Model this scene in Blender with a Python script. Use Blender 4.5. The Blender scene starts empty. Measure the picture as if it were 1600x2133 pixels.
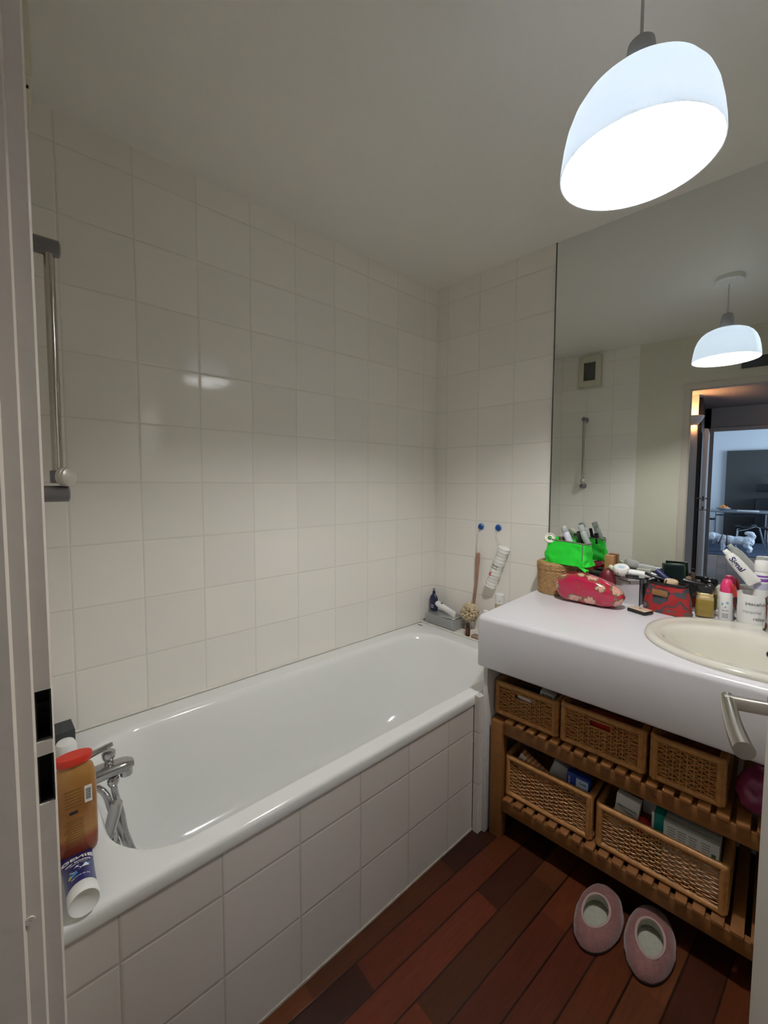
import bpy, bmesh, math, random
from mathutils import Vector, Matrix, noise
random.seed(7)
PI=math.pi; sin=math.sin; cos=math.cos
sc=bpy.context.scene; COL=sc.collection
# ------------------------------------------------------------------ camera
TH=0.07939                                   # the mirror wall is a few degrees out of square
cam_d=bpy.data.cameras.new('camera'); cam=bpy.data.objects.new('camera',cam_d); COL.objects.link(cam)
yaw,pitch,roll=-0.84289,-0.05959,0.004317
f_=Vector((sin(yaw)*cos(pitch),cos(yaw)*cos(pitch),sin(pitch))); r_=Vector((cos(yaw),-sin(yaw),0)); u_=r_.cross(f_)
r2=r_*cos(roll)+u_*sin(roll); u2=-r_*sin(roll)+u_*cos(roll)
M3=Matrix((r2,u2,-f_)).transposed()
cam.matrix_world=Matrix.Translation((1.6053,-1.8302,1.3381))@M3.to_4x4()
cam_d.sensor_fit='HORIZONTAL'; cam_d.sensor_width=36; cam_d.lens=863.2/1600*36; cam_d.shift_y=-12.8/1600; cam_d.clip_start=.02
sc.camera=cam
# ------------------------------------------------------------------ world, exposure
w=bpy.data.worlds.new('world'); sc.world=w; w.use_nodes=True
w.node_tree.nodes['Background'].inputs[0].default_value=(.55,.72,1,1); w.node_tree.nodes['Background'].inputs[1].default_value=.6
sc.view_settings.view_transform='Standard'; sc.view_settings.look='None'; sc.view_settings.gamma=1; sc.view_settings.use_curve_mapping=False
sc.view_settings.exposure=0.28
sc.cycles.max_bounces=16; sc.cycles.diffuse_bounces=10; sc.cycles.glossy_bounces=8; sc.cycles.sample_clamp_indirect=10
BULB=870.0                                   # emission of the pendant's bulb
def area(name,loc,rot,size,power,col):
    d=bpy.data.lights.new(name,'AREA'); d.shape='RECTANGLE'; d.size,d.size_y=size; d.energy=power; d.color=col
    o=bpy.data.objects.new(name,d); COL.objects.link(o); o.location=loc; o.rotation_euler=rot; return o
area('window_daylight',(4.4,-8.3,1.5),(0,PI/2,0),(1.6,3.0),160,(.55,.74,1))
area('hall_fill_light',(3.25,-3.4,1.5),(0,PI/2,0),(1.3,1.6),6,(.90,.93,1))  # added fill brightening the bathroom from the hall; no window stands here
# ------------------------------------------------------------------ materials
MATS={}
def mat(name,col,rough=.5,metal=0,spec=.5,noise_amt=.06,noise_scale=40,bump=0,bscale=200,trans=0,emit=None,estr=0,coat=0,ior=1.45,sheen=0):
    if name in MATS: return MATS[name]
    m=bpy.data.materials.new(name); m.use_nodes=True; nt=m.node_tree; b=nt.nodes['Principled BSDF']
    b.inputs['Roughness'].default_value=rough; b.inputs['Metallic'].default_value=metal
    b.inputs['Specular IOR Level'].default_value=spec; b.inputs['IOR'].default_value=ior
    b.inputs['Transmission Weight'].default_value=trans; b.inputs['Coat Weight'].default_value=coat; b.inputs['Sheen Weight'].default_value=sheen
    tc=nt.nodes.new('ShaderNodeTexCoord'); n=nt.nodes.new('ShaderNodeTexNoise'); n.inputs['Scale'].default_value=noise_scale
    nt.links.new(tc.outputs['Object'],n.inputs['Vector'])
    r=nt.nodes.new('ShaderNodeMix'); r.data_type='RGBA'
    c=col; a=noise_amt
    r.inputs[6].default_value=(c[0]*(1-a),c[1]*(1-a),c[2]*(1-a),1); r.inputs[7].default_value=(min(1,c[0]*(1+a)),min(1,c[1]*(1+a)),min(1,c[2]*(1+a)),1)
    nt.links.new(n.outputs['Fac'],r.inputs[0]); nt.links.new(r.outputs[2],b.inputs['Base Color'])
    if bump:
        n2=nt.nodes.new('ShaderNodeTexNoise'); n2.inputs['Scale'].default_value=bscale; nt.links.new(tc.outputs['Object'],n2.inputs['Vector'])
        bp=nt.nodes.new('ShaderNodeBump'); bp.inputs['Strength'].default_value=bump; bp.inputs['Distance'].default_value=.002
        nt.links.new(n2.outputs['Fac'],bp.inputs['Height']); nt.links.new(bp.outputs[0],b.inputs['Normal'])
    if emit: b.inputs['Emission Color'].default_value=(*emit,1); b.inputs['Emission Strength'].default_value=estr
    MATS[name]=m; return m
def nodes(m): return m.node_tree, m.node_tree.nodes['Principled BSDF']
def math_(nt,op,a,b=None,c=None):
    n=nt.nodes.new('ShaderNodeMath'); n.operation=op
    for i,v in enumerate((a,b,c)):
        if v is None: continue
        if isinstance(v,(int,float)): n.inputs[i].default_value=v
        else: nt.links.new(v,n.inputs[i])
    return n.outputs[0]
def tile_mat(name,ax,ay,px,py,tile=(.83,.80,.75),grout=(.68,.65,.59),rough=.085,pitch=.2,gw=.0029):
    m=bpy.data.materials.new(name); m.use_nodes=True; nt,b=nodes(m)
    tc=nt.nodes.new('ShaderNodeTexCoord'); sp=nt.nodes.new('ShaderNodeSeparateXYZ'); nt.links.new(tc.outputs['Object'],sp.inputs[0])
    def line(o,ph):
        u=math_(nt,'DIVIDE',math_(nt,'SUBTRACT',o,ph),pitch)
        fr=math_(nt,'FRACT',math_(nt,'ADD',u,100.0)); d=math_(nt,'MINIMUM',fr,math_(nt,'SUBTRACT',1.0,fr))
        return math_(nt,'MULTIPLY',d,pitch),math_(nt,'FLOOR',math_(nt,'ADD',u,100.0))
    d1,i1=line(sp.outputs[ax],px); d2,i2=line(sp.outputs[ay],py)
    d=math_(nt,'MINIMUM',d1,d2)
    mr=nt.nodes.new('ShaderNodeMapRange'); mr.inputs[1].default_value=gw*.35; mr.inputs[2].default_value=gw*.75; nt.links.new(d,mr.inputs[0])
    cb=nt.nodes.new('ShaderNodeCombineXYZ'); nt.links.new(i1,cb.inputs[0]); nt.links.new(i2,cb.inputs[1])
    wn=nt.nodes.new('ShaderNodeTexWhiteNoise'); nt.links.new(cb.outputs[0],wn.inputs['Vector'])
    v=math_(nt,'ADD',.965,math_(nt,'MULTIPLY',wn.outputs[0],.05))
    mx=nt.nodes.new('ShaderNodeMix'); mx.data_type='RGBA'; mx.blend_type='MULTIPLY'; mx.inputs[0].default_value=1; mx.inputs[6].default_value=(*tile,1); nt.links.new(v,mx.inputs[7])
    m2=nt.nodes.new('ShaderNodeMix'); m2.data_type='RGBA'; m2.inputs[6].default_value=(*grout,1); nt.links.new(mx.outputs[2],m2.inputs[7]); nt.links.new(mr.outputs[0],m2.inputs[0])
    nt.links.new(m2.outputs[2],b.inputs['Base Color'])
    rr=nt.nodes.new('ShaderNodeMapRange'); rr.inputs[3].default_value=.8; rr.inputs[4].default_value=rough; nt.links.new(mr.outputs[0],rr.inputs[0]); nt.links.new(rr.outputs[0],b.inputs['Roughness'])
    # pillowed tile edge, a faint warp over each tile and a tiny tilt
    pr=nt.nodes.new('ShaderNodeMapRange'); pr.interpolation_type='SMOOTHSTEP'; pr.inputs[1].default_value=0; pr.inputs[2].default_value=.006; nt.links.new(d,pr.inputs[0])
    ns=nt.nodes.new('ShaderNodeTexNoise'); ns.inputs['Scale'].default_value=9; nt.links.new(tc.outputs['Object'],ns.inputs['Vector'])
    h=math_(nt,'ADD',pr.outputs[0],math_(nt,'MULTIPLY',ns.outputs[0],.22))
    bp=nt.nodes.new('ShaderNodeBump'); bp.inputs['Strength'].default_value=.6; bp.inputs['Distance'].default_value=.0014; nt.links.new(h,bp.inputs['Height']); nt.links.new(bp.outputs[0],b.inputs['Normal'])
    b.inputs['Specular IOR Level'].default_value=.45
    return m
T_LEFT=tile_mat('white_wall_tile_left',1,2,-.108,1.33); T_BACK=tile_mat('white_wall_tile_back',0,2,.076,1.327)
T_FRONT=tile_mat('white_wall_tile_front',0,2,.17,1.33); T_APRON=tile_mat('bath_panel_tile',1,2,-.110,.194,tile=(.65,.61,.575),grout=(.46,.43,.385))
T_LEDGE=tile_mat('ledge_tile',0,1,.1,-.02)
def floor_mat(name,rot,wd,cols,rough=.35):
    m=bpy.data.materials.new(name); m.use_nodes=True; nt,b=nodes(m)
    tc=nt.nodes.new('ShaderNodeTexCoord'); mp=nt.nodes.new('ShaderNodeMapping'); mp.inputs['Rotation'].default_value=(0,0,rot); nt.links.new(tc.outputs['Object'],mp.inputs[0])
    sp=nt.nodes.new('ShaderNodeSeparateXYZ'); nt.links.new(mp.outputs[0],sp.inputs[0])
    u=math_(nt,'ADD',math_(nt,'DIVIDE',sp.outputs[0],wd),50.0+.35); iu=math_(nt,'FLOOR',u); fu=math_(nt,'FRACT',u)
    wn0=nt.nodes.new('ShaderNodeTexWhiteNoise'); wn0.noise_dimensions='1D'; nt.links.new(iu,wn0.inputs['W'])
    v=math_(nt,'ADD',math_(nt,'ADD',math_(nt,'DIVIDE',sp.outputs[1],.55),60.0),wn0.outputs[0]); iv=math_(nt,'FLOOR',v); fv=math_(nt,'FRACT',v)
    cb=nt.nodes.new('ShaderNodeCombineXYZ'); nt.links.new(iu,cb.inputs[0]); nt.links.new(iv,cb.inputs[1])
    wn=nt.nodes.new('ShaderNodeTexWhiteNoise'); nt.links.new(cb.outputs[0],wn.inputs['Vector'])
    cr=nt.nodes.new('ShaderNodeValToRGB'); cr.color_ramp.interpolation='LINEAR'
    el=cr.color_ramp.elements; el[0].color=(*cols[0],1); el[1].color=(*cols[-1],1)
    for i,c in enumerate(cols[1:-1]): e=el.new((i+1)/(len(cols)-1)); e.color=(*c,1)
    nt.links.new(wn.outputs[0],cr.inputs[0])
    mp2=nt.nodes.new('ShaderNodeMapping'); mp2.inputs['Scale'].default_value=(60,4,1); nt.links.new(mp.outputs[0],mp2.inputs[0])
    ns=nt.nodes.new('ShaderNodeTexNoise'); ns.inputs['Scale'].default_value=2.5; ns.inputs['Detail'].default_value=6; nt.links.new(mp2.outputs[0],ns.inputs['Vector'])
    g=math_(nt,'ADD',.62,math_(nt,'MULTIPLY',ns.outputs[0],.75))
    mx=nt.nodes.new('ShaderNodeMix'); mx.data_type='RGBA'; mx.blend_type='MULTIPLY'; mx.inputs[0].default_value=1; nt.links.new(cr.outputs[0],mx.inputs[6]); nt.links.new(g,mx.inputs[7])
    d=math_(nt,'MULTIPLY',math_(nt,'MINIMUM',fu,math_(nt,'SUBTRACT',1.0,fu)),wd)
    s=nt.nodes.new('ShaderNodeMapRange'); s.inputs[1].default_value=.0010; s.inputs[2].default_value=.0032; nt.links.new(d,s.inputs[0])
    m2=nt.nodes.new('ShaderNodeMix'); m2.data_type='RGBA'; m2.inputs[6].default_value=(.008,.003,.002,1); nt.links.new(mx.outputs[2],m2.inputs[7]); nt.links.new(s.outputs[0],m2.inputs[0])
    nt.links.new(m2.outputs[2],b.inputs['Base Color']); b.inputs['Roughness'].default_value=rough; b.inputs['Specular IOR Level'].default_value=.22
    bp=nt.nodes.new('ShaderNodeBump'); bp.inputs['Strength'].default_value=.4; bp.inputs['Distance'].default_value=.001; nt.links.new(math_(nt,'ADD',s.outputs[0],math_(nt,'MULTIPLY',ns.outputs[0],.2)),bp.inputs['Height']); nt.links.new(bp.outputs[0],b.inputs['Normal'])
    return m
FLOOR=floor_mat('red_brown_floorboards',math.radians(2.3),.083,[(.028,.007,.004),(.080,.023,.008),(.018,.005,.003),(.11,.022,.010),(.050,.013,.004)])
FLOOR2=floor_mat('hall_floorboards',0,.12,[(.16,.105,.08),(.20,.13,.10),(.14,.09,.07)])
def wood(name,c1,c2,sc_=(3,30,30),rough=.45):
    m=bpy.data.materials.new(name); m.use_nodes=True; nt,b=nodes(m)
    tc=nt.nodes.new('ShaderNodeTexCoord'); mp=nt.nodes.new('ShaderNodeMapping'); mp.inputs['Scale'].default_value=sc_; nt.links.new(tc.outputs['Object'],mp.inputs[0])
    n=nt.nodes.new('ShaderNodeTexNoise'); n.inputs['Scale'].default_value=3; n.inputs['Detail'].default_value=5; nt.links.new(mp.outputs[0],n.inputs['Vector'])
    mx=nt.nodes.new('ShaderNodeMix'); mx.data_type='RGBA'; mx.inputs[6].default_value=(*c1,1); mx.inputs[7].default_value=(*c2,1); nt.links.new(n.outputs['Fac'],mx.inputs[0]); nt.links.new(mx.outputs[2],b.inputs['Base Color'])
    b.inputs['Roughness'].default_value=rough; return m
SHELFW=wood('oiled_shelf_wood',(.17,.068,.018),(.27,.115,.033))
WICK=mat('wicker_cane',(.46,.225,.075),.4,noise_amt=.45,noise_scale=60,spec=.5)
WICK2=mat('pale_seagrass',(.42,.25,.11),.6,noise_amt=.45,noise_scale=70)
PAINT=mat('cream_wall_paint',(.66,.64,.53),.6,noise_amt=.02,bump=.1,bscale=120)
CEIL=mat('white_ceiling_paint',(.82,.80,.76),.75,noise_amt=.015,bump=.15,bscale=90)
FRAMEP=mat('white_gloss_frame_paint',(.60,.545,.475),.3,noise_amt=.03,bump=.25,bscale=60)
DOORP=mat('door_paint',(.68,.66,.62),.4,noise_amt=.02)
CASEP=mat('ivory_casing_paint',(.62,.60,.48),.4,noise_amt=.02)
ENAM=mat('white_bath_enamel',(.80,.81,.80),.13,noise_amt=.01,coat=.3)
SINKM=mat('cream_porcelain',(.74,.72,.64),.1,noise_amt=.01,coat=.3)
COUNT=mat('white_laminate_counter',(.80,.785,.83),.26,noise_amt=.01)
CHROME=mat('chrome',(.62,.63,.65),.12,metal=1,noise_amt=.03)
GREYMET=mat('dulled_chrome',(.36,.36,.37),.25,metal=1,noise_amt=.1)
STEEL=mat('brushed_steel',(.50,.47,.43),.27,metal=1,noise_amt=.08,noise_scale=300)
GREYPL=mat('grey_plastic',(.20,.19,.20),.35)
BLACK=mat('black_plastic',(.012,.012,.014),.3)
DARK=mat('dark_void_lining',(.02,.018,.016),.8)
WHITEPL=mat('white_plastic',(.80,.80,.79),.35)
OFFW=mat('offwhite_plastic',(.70,.68,.60),.4)
MIR=mat('silvered_mirror',(.80,.83,.82),.0,metal=1,noise_amt=0)
INK=mat('black_print',(.02,.02,.025),.6); GREYINK=mat('grey_print',(.16,.16,.17),.6); WINK=mat('white_print',(.85,.85,.85),.5)
# ------------------------------------------------------------------ geometry helpers
class G:
    def __init__(s): s.bm=bmesh.new()
    def box(s,c,size,R=None,bev=0,seg=2,taper=1.0):
        ret=bmesh.ops.create_cube(s.bm,size=1); vs=ret['verts']
        for v in vs:
            k=taper if v.co.z>0 else 1
            v.co=Vector((v.co.x*size[0]*k,v.co.y*size[1]*k,v.co.z*size[2]))
        if bev:
            es=list({e for v in vs for e in v.link_edges}); r=bmesh.ops.bevel(s.bm,geom=es,offset=bev,segments=seg,affect='EDGES',profile=.5)
            vs=list({v for f in r['faces'] for v in f.verts}|{v for v in vs if v.is_valid})
        M=Matrix.Translation(c)@((R.to_4x4()) if R is not None else Matrix())
        for v in vs: v.co=M@v.co
        return s
    def loft(s,rings,cap0=True,cap1=True,closed=True):
        R=[[s.bm.verts.new(p) for p in r] for r in rings]; n=len(R[0])
        for a,b in zip(R,R[1:]):
            for i in range(n if closed else n-1):
                j=(i+1)%n
                try: s.bm.faces.new((a[i],a[j],b[j],b[i]))
                except ValueError: pass
        if cap0 and closed: s.bm.faces.new(R[0][::-1])
        if cap1 and closed: s.bm.faces.new(R[-1])
        return s
    def lathe(s,prof,M=None,n=32,cap0=True,cap1=True,ex=1,ey=1):
        M=M or Matrix(); rings=[]
        for r,z in prof: rings.append([M@Vector((max(r,1e-5)*ex*cos(2*PI*i/n),max(r,1e-5)*ey*sin(2*PI*i/n),z)) for i in range(n)])
        return s.loft(rings,cap0,cap1)
    def cyl(s,p0,p1,r0,r1=None,n=20,bev=0):
        p0=Vector(p0);p1=Vector(p1);r1=r0 if r1 is None else r1;d=p1-p0;L=d.length
        M=Matrix.Translation(p0)@d.to_track_quat('Z','Y').to_matrix().to_4x4()
        if bev: pr=[(r0-bev,0),(r0,bev),(r1,L-bev),(r1-bev,L)]
        else: pr=[(r0,0),(r1,L)]
        return s.lathe(pr,M,n)
    def tube(s,pts,r,n=8,closed=False,flat=1.0,up=None):
        P=[Vector(p) for p in pts]; m=len(P); rr=r if isinstance(r,(list,tuple)) else [r]*m; rings=[]
        N=None
        for i in range(m):
            if closed: t=P[(i+1)%m]-P[i-1]
            else: t=P[min(i+1,m-1)]-P[max(i-1,0)]
            if t.length<1e-9: t=Vector((0,0,1))
            t.normalize()
            if up is not None: N=Vector(up)
            elif N is None: N=Vector((0,0,1)) if abs(t.z)<.9 else Vector((1,0,0))
            N=(N-t*N.dot(t)); N=N.normalized() if N.length>1e-6 else t.orthogonal().normalized()
            B=t.cross(N); rings.append([P[i]+(N*cos(2*PI*k/n)*flat+B*sin(2*PI*k/n))*rr[i] for k in range(n)])
        if closed: rings.append(rings[0]); 
        return s.loft(rings,not closed,not closed)
    def sph(s,c,r,sx=1,sy=1,sz=1,sub=3,R=None):
        ret=bmesh.ops.create_icosphere(s.bm,subdivisions=sub,radius=r)
        for v in ret['verts']:
            p=Vector((v.co.x*sx,v.co.y*sy,v.co.z*sz)); v.co=(R@p if R is not None else p)+Vector(c)
        return s
    def poly(s,pts,th=None,axis=None):
        vs=[s.bm.verts.new(p) for p in pts]; s.bm.faces.new(vs)
        if th:
            a=Vector(axis)*th; v2=[s.bm.verts.new(Vector(p)+a) for p in pts]; s.bm.faces.new(v2[::-1]); n=len(vs)
            for i in range(n): s.bm.faces.new((vs[i],v2[i],v2[(i+1)%n],vs[(i+1)%n]))
        return s
    def warp(s,f):
        for v in s.bm.verts: v.co=f(v.co)
        return s
    def obj(s,name,m,parent=None,smooth=True,angle=40,mods=None,merge=True):
        if merge: bmesh.ops.remove_doubles(s.bm,verts=s.bm.verts,dist=1e-6)
        bmesh.ops.recalc_face_normals(s.bm,faces=s.bm.faces)
        me=bpy.data.meshes.new(name); s.bm.to_mesh(me); s.bm.free()
        for x in (m if isinstance(m,(list,tuple)) else [m]): me.materials.append(x)
        if smooth:
            for p in me.polygons: p.use_smooth=True
            me.set_sharp_from_angle(angle=math.radians(angle))
        o=bpy.data.objects.new(name,me); COL.objects.link(o)
        if parent: o.parent=parent
        return o
def subsurf(o,l=2): m=o.modifiers.new('s','SUBSURF'); m.levels=l; m.render_levels=l; return o
def solid(o,t,off=0): m=o.modifiers.new('t','SOLIDIFY'); m.thickness=t; m.offset=off; return o
def bevm(o,w,seg=2): m=o.modifiers.new('b','BEVEL'); m.width=w; m.segments=seg; m.limit_method='ANGLE'; return o
def tag(o,label,cat,group=None,kind=None):
    o['label']=label; o['category']=cat
    if group: o['group']=group
    if kind: o['kind']=kind
    return o
def struct(o,label,cat): return tag(o,label,cat,kind='structure')
def empty(name,loc=(0,0,0),rz=0):
    o=bpy.data.objects.new(name,None); COL.objects.link(o); o.location=loc; o.rotation_euler=(0,0,rz); o.empty_display_size=.03; return o
RT=Matrix.Rotation(TH,3,'Z')
def VW(s,t,z): return RT@Vector((s,t,z))         # mirror-wall frame (along wall, out of wall, up) -> world
def put(o,s,t,z,rz=0): o.location=VW(s,t,z); o.rotation_euler=(0,0,TH+rz); return o
def vthing(name,s,t,z,rz=0): return put(empty(name),s,t,z,rz)
def baked(o):
    dg=bpy.context.evaluated_depsgraph_get(); me=bpy.data.meshes.new_from_object(o.evaluated_get(dg)); o.modifiers.clear(); o.data=me; return o
def boolcut(o,cutters):
    for c in cutters:
        m=o.modifiers.new('c','BOOLEAN'); m.operation='DIFFERENCE'; m.object=c; m.solver='EXACT'
    bpy.context.view_layer.update(); baked(o)
    for c in cutters: bpy.data.objects.remove(c)
    return o
def text(body,size,m,parent,M,ext=.0003,name='lettering',warp=None,align='CENTER',bold=0):
    cu=bpy.data.curves.new('t','FONT'); cu.body=body; cu.size=size; cu.extrude=ext; cu.align_x=align; cu.align_y='CENTER'; cu.offset=bold; cu.resolution_u=3
    t=bpy.data.objects.new('t',cu); COL.objects.link(t); bpy.context.view_layer.update()
    me=bpy.data.meshes.new_from_object(t.evaluated_get(bpy.context.evaluated_depsgraph_get())); bpy.data.objects.remove(t)
    if warp:
        bm=bmesh.new(); bm.from_mesh(me); bmesh.ops.subdivide_edges(bm,edges=[e for e in bm.edges if e.calc_length()>size*.15],cuts=2)
        for v in bm.verts: v.co=warp(v.co)
        bm.to_mesh(me); bm.free()
    me.transform(M); me.materials.clear(); me.materials.append(m)
    o=bpy.data.objects.new(name,me); COL.objects.link(o)
    if parent: o.parent=parent
    return o
def cylwarp(R): return lambda v: Vector((R*sin(v.x/R),-R*cos(v.x/R)-v.z,v.y))
FRONT=Matrix.Rotation(PI/2,4,'X')               # text plane -> faces -y
def T(x,y,z): return Matrix.Translation((x,y,z))
def RZ(a): return Matrix.Rotation(a,4,'Z')
def RX(a): return Matrix.Rotation(a,4,'X')
def RY(a): return Matrix.Rotation(a,4,'Y')
# ------------------------------------------------------------------ room shell
CZ=2.421; WY=-1.815; XR=2.25; JX=1.085; HX=1.83
o=G().poly([(-.02,WY-.07,0),(-.02,.35,0),(XR+.1,.35,0),(XR+.1,WY-.07,0)],.05,(0,0,-1)).obj('floor',FLOOR,smooth=False); struct(o,'dark red-brown wooden floorboards of the bathroom','floor')
o=G().poly([(-.02,WY-.07,CZ),(-.02,.35,CZ),(XR+.1,.35,CZ),(XR+.1,WY-.07,CZ)],.05,(0,0,1)).obj('ceiling',CEIL,smooth=False); struct(o,'plain white painted bathroom ceiling','ceiling')
o=G().box((-.04,-.9,CZ/2),(.08,2.3,CZ)).obj('wall_left',T_LEFT,smooth=False); struct(o,'long white square-tiled wall beside the bathtub','wall')
o=G().box((1.2,.04,CZ/2),(2.5,.08,CZ)).obj('wall_back',T_BACK,smooth=False); o.rotation_euler=(0,0,TH); struct(o,'white tiled wall that carries the mirror','wall')
o=G().box((XR+.04,-.8,CZ/2),(.08,2.6,CZ)).obj('wall_right',PAINT,smooth=False); struct(o,'cream painted side wall beside the washbasin','wall')
o=G().box((.375,WY-.035,CZ/2),(.75,.07,CZ)).obj('wall_front_tiled',T_FRONT,smooth=False); struct(o,'tiled end wall above the bath taps','wall')
g=G(); g.box(((.75+JX-.045)/2,WY-.035,CZ/2),(JX-.045-.75,.07,CZ)); g.box(((JX+HX)/2,WY-.035,(2.0725+CZ)/2),(HX-JX+.09,.07,CZ-2.0725)); g.box(((HX+.045+XR)/2,WY-.035,CZ/2),(XR-HX-.045,.07,CZ))
o=g.obj('wall_front',PAINT,smooth=False); struct(o,'cream painted wall around the bathroom doorway','wall')
# door frame (jamb with stepped reveal and latch cut-outs)
def prof_post(x,sgn,z0,z1,extra=()):
    pts=[(x-sgn*.045,WY),(x-sgn*.045,WY+.006),(x-sgn*.002,WY+.006),(x,WY+.004),(x,-1.8235),(x+sgn*.003,-1.8255),(x+sgn*.0035,-1.837),(x+sgn*.007,-1.8395),(x+sgn*.007,WY-.07),(x-sgn*.045,WY-.07)]
    if sgn<0: pts=pts[::-1]
    return pts
def loftpost(name,pts,z0,z1):
    n=40 if z1-z0>1 else 2
    return G().loft([[(px,py,z0+(z1-z0)*i/n) for px,py in pts] for i in range(n+1)]).obj(name,FRAMEP,angle=30)
def notch(pts): i=[k for k,q in enumerate(pts) if abs(q[1]+1.8235)<1e-6][0]; return pts[:i-1]+[(JX,WY+.0045),(JX-.036,WY+.0045),(JX-.036,-1.8232),(JX,-1.8232)]+pts[i:]
PP=prof_post(JX,1,0,2.03); PN=notch(PP); g=G()
for z0,z1,P_ in ((0,1.0145,PP),(1.0145,1.0645,PN),(1.0645,1.0785,PP),(1.0785,1.1305,PN),(1.1305,2.03,PP)):
    n_=max(1,int((z1-z0)/.05)); g.loft([[(px,py,z0+(z1-z0)*i/n_) for px,py in P_] for i in range(n_+1)])
left=g.obj('trim_1',FRAMEP,angle=30,merge=False); struct(left,'white painted left door jamb with latch openings','door frame')
SB=mat('dark_steel_box',(.045,.043,.04),.5,metal=.6)
for zc in (1.1045,1.0395):
    g=G(); g.box((JX-.034,-1.8169,zc),(.003,.0120,.0495)); g.box((JX-.018,-1.8226,zc),(.030,.0010,.0495)); g.box((JX-.018,-1.8113,zc),(.030,.0010,.0495)); g.box((JX-.018,-1.8169,zc-.0243),(.030,.0115,.0010))
    if zc>1.1: g.cyl((JX-.0335,-1.8169,1.092),(JX-.030,-1.8169,1.092),.0035,n=16); g.box((JX-.028,-1.8169,1.106),(.008,.010,.005))
    g.obj('strike_box',SB,left,smooth=False)
g=G(); g.box((JX+.0008,-1.8275,1.066),(.003,.006,.013),bev=.001); g.obj('latch_lip',mat('worn_brown_metal',(.22,.15,.12),.5,metal=.5),left)
g=G(); g.lathe([(.0001,0),(.0038,0),(.0044,.0006),(.004,.0014),(.0012,.0014),(.001,.0006),(.0001,.0006)],T(JX+.0035,-1.8345,.905)@RY(PI/2),20); g.obj('screw_head',FRAMEP,left)
rt=loftpost('trim_2',prof_post(HX,-1,0,2.03),0,2.03); struct(rt,'white painted right door jamb on the hinge side','door frame')
o=G().box(((JX+HX)/2,WY-.03,2.05),(HX-JX+.09,.075,.045),bev=.003).obj('trim_3',FRAMEP); struct(o,'white painted head of the bathroom door frame','door frame')
o=G().box((1.45,WY+.008,2.17),(.17,.016,.075),bev=.003).obj('louvre_vent_panel',mat('dark_blue_grey_panel',(.05,.055,.06),.4)); tag(o,'dark rectangular panel high on the wall above the doorway','wall panel')
# mirror
m_=G().box((1.44,-.0025,1.635),(1.536,.004,1.571)).obj('wall_mirror',[MIR],smooth=False); m_.rotation_euler=(0,0,TH); tag(m_,'large frameless mirror from the counter up to the ceiling','mirror')
o=G().box((.6725,-.004,1.635),(.003,.007,1.571)).obj('mirror_edge',mat('dark_mirror_edge',(.05,.055,.05),.4),m_,smooth=False); o.parent=m_
# ledge behind bath, return wall, bath panel
g=G(); g.poly([(0,-.118,.535),(.727,-.118,.535),(.727,.058,.535),(0,.0,.535)],.535,(0,0,-1)); o=g.obj('trim_5',T_LEDGE,smooth=False); struct(o,'low white tiled ledge behind the far end of the bath','ledge')
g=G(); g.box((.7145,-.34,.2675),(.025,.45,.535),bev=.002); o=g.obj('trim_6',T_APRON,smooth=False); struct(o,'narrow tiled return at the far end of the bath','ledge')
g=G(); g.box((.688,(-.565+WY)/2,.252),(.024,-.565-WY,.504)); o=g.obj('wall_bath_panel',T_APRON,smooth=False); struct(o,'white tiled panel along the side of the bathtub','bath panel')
g=G(); g.box((.7008,(-.565+WY)/2,.004),(.004,-.565-WY,.009),bev=.0015); o=g.obj('trim_7',mat('pale_sealant',(.42,.38,.32),.6,noise_amt=.4,noise_scale=30)); struct(o,'pale sealant bead at the foot of the bath panel','sealant')
# ------------------------------------------------------------------ hall and living room seen in the mirror
HW=mat('hall_wall_paint',(.62,.62,.62),.6,noise_amt=.02)
o=G().box((2.1,-7.0,-.025),(4.8,10.23,.05)).obj('floor_hall',FLOOR2,smooth=False); o.location=(0,.0,-.0005); struct(o,'brown boards of the hall and living room','floor')
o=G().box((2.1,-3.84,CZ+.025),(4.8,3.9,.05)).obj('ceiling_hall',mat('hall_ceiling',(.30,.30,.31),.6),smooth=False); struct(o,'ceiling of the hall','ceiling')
o=G().box((2.1,-9.0,CZ+.225),(4.8,6.4,.05)).obj('ceiling_living',HW,smooth=False); struct(o,'ceiling of the living room','ceiling')
o=G().box((.82,-3.15,CZ/2),(.08,2.53,CZ)).obj('wall_hall_near',HW,smooth=False); struct(o,'white hall wall beside the doorway','wall')
o=G().box((.943,-4.44,CZ/2),(.175,.08,CZ)).obj('wall_hall_far',HW,smooth=False); struct(o,'grey hall wall towards the living room','wall')
o=G().box((1.0,-5.2,CZ/2),(.12,1.1,CZ)).obj('wall_hall_recess',mat('dark_brown_wood',(.06,.035,.022),.5),smooth=False); struct(o,'dark brown recess in the hall wall','wall')
g=G(); g.box((3.34,-3.9,CZ/2),(.08,4.1,CZ)); o=g.obj('wall_hall_right',HW,smooth=False); struct(o,'right wall of the hall','wall')
g=G(); g.box((.98,-5.8,CZ/2),(.30,.1,CZ)); g.box((3.4,-5.8,CZ/2),(2.2,.1,CZ)); g.box((1.7,-5.8,2.3),(1.3,.1,.35)); o=g.obj('wall_hall_end',mat('grey_partition',(.34,.34,.35),.5),smooth=False); struct(o,'grey partition round the living room opening','wall')
g=G(); g.box((1.145,-5.74,1.04),(.05,.06,2.08)); g.box((2.2,-5.74,1.04),(.05,.06,2.08)); g.box((1.67,-5.74,2.105),(1.1,.06,.05)); o=g.obj('trim_8',mat('grey_frame_paint',(.40,.40,.42),.4),smooth=False); struct(o,'grey frame of the living room opening','door frame')
o=G().box((.80,-8.5,1.25),(.08,5.4,2.7)).obj('wall_living_left',HW,smooth=False); struct(o,'pale living room wall on the left','wall')
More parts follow.
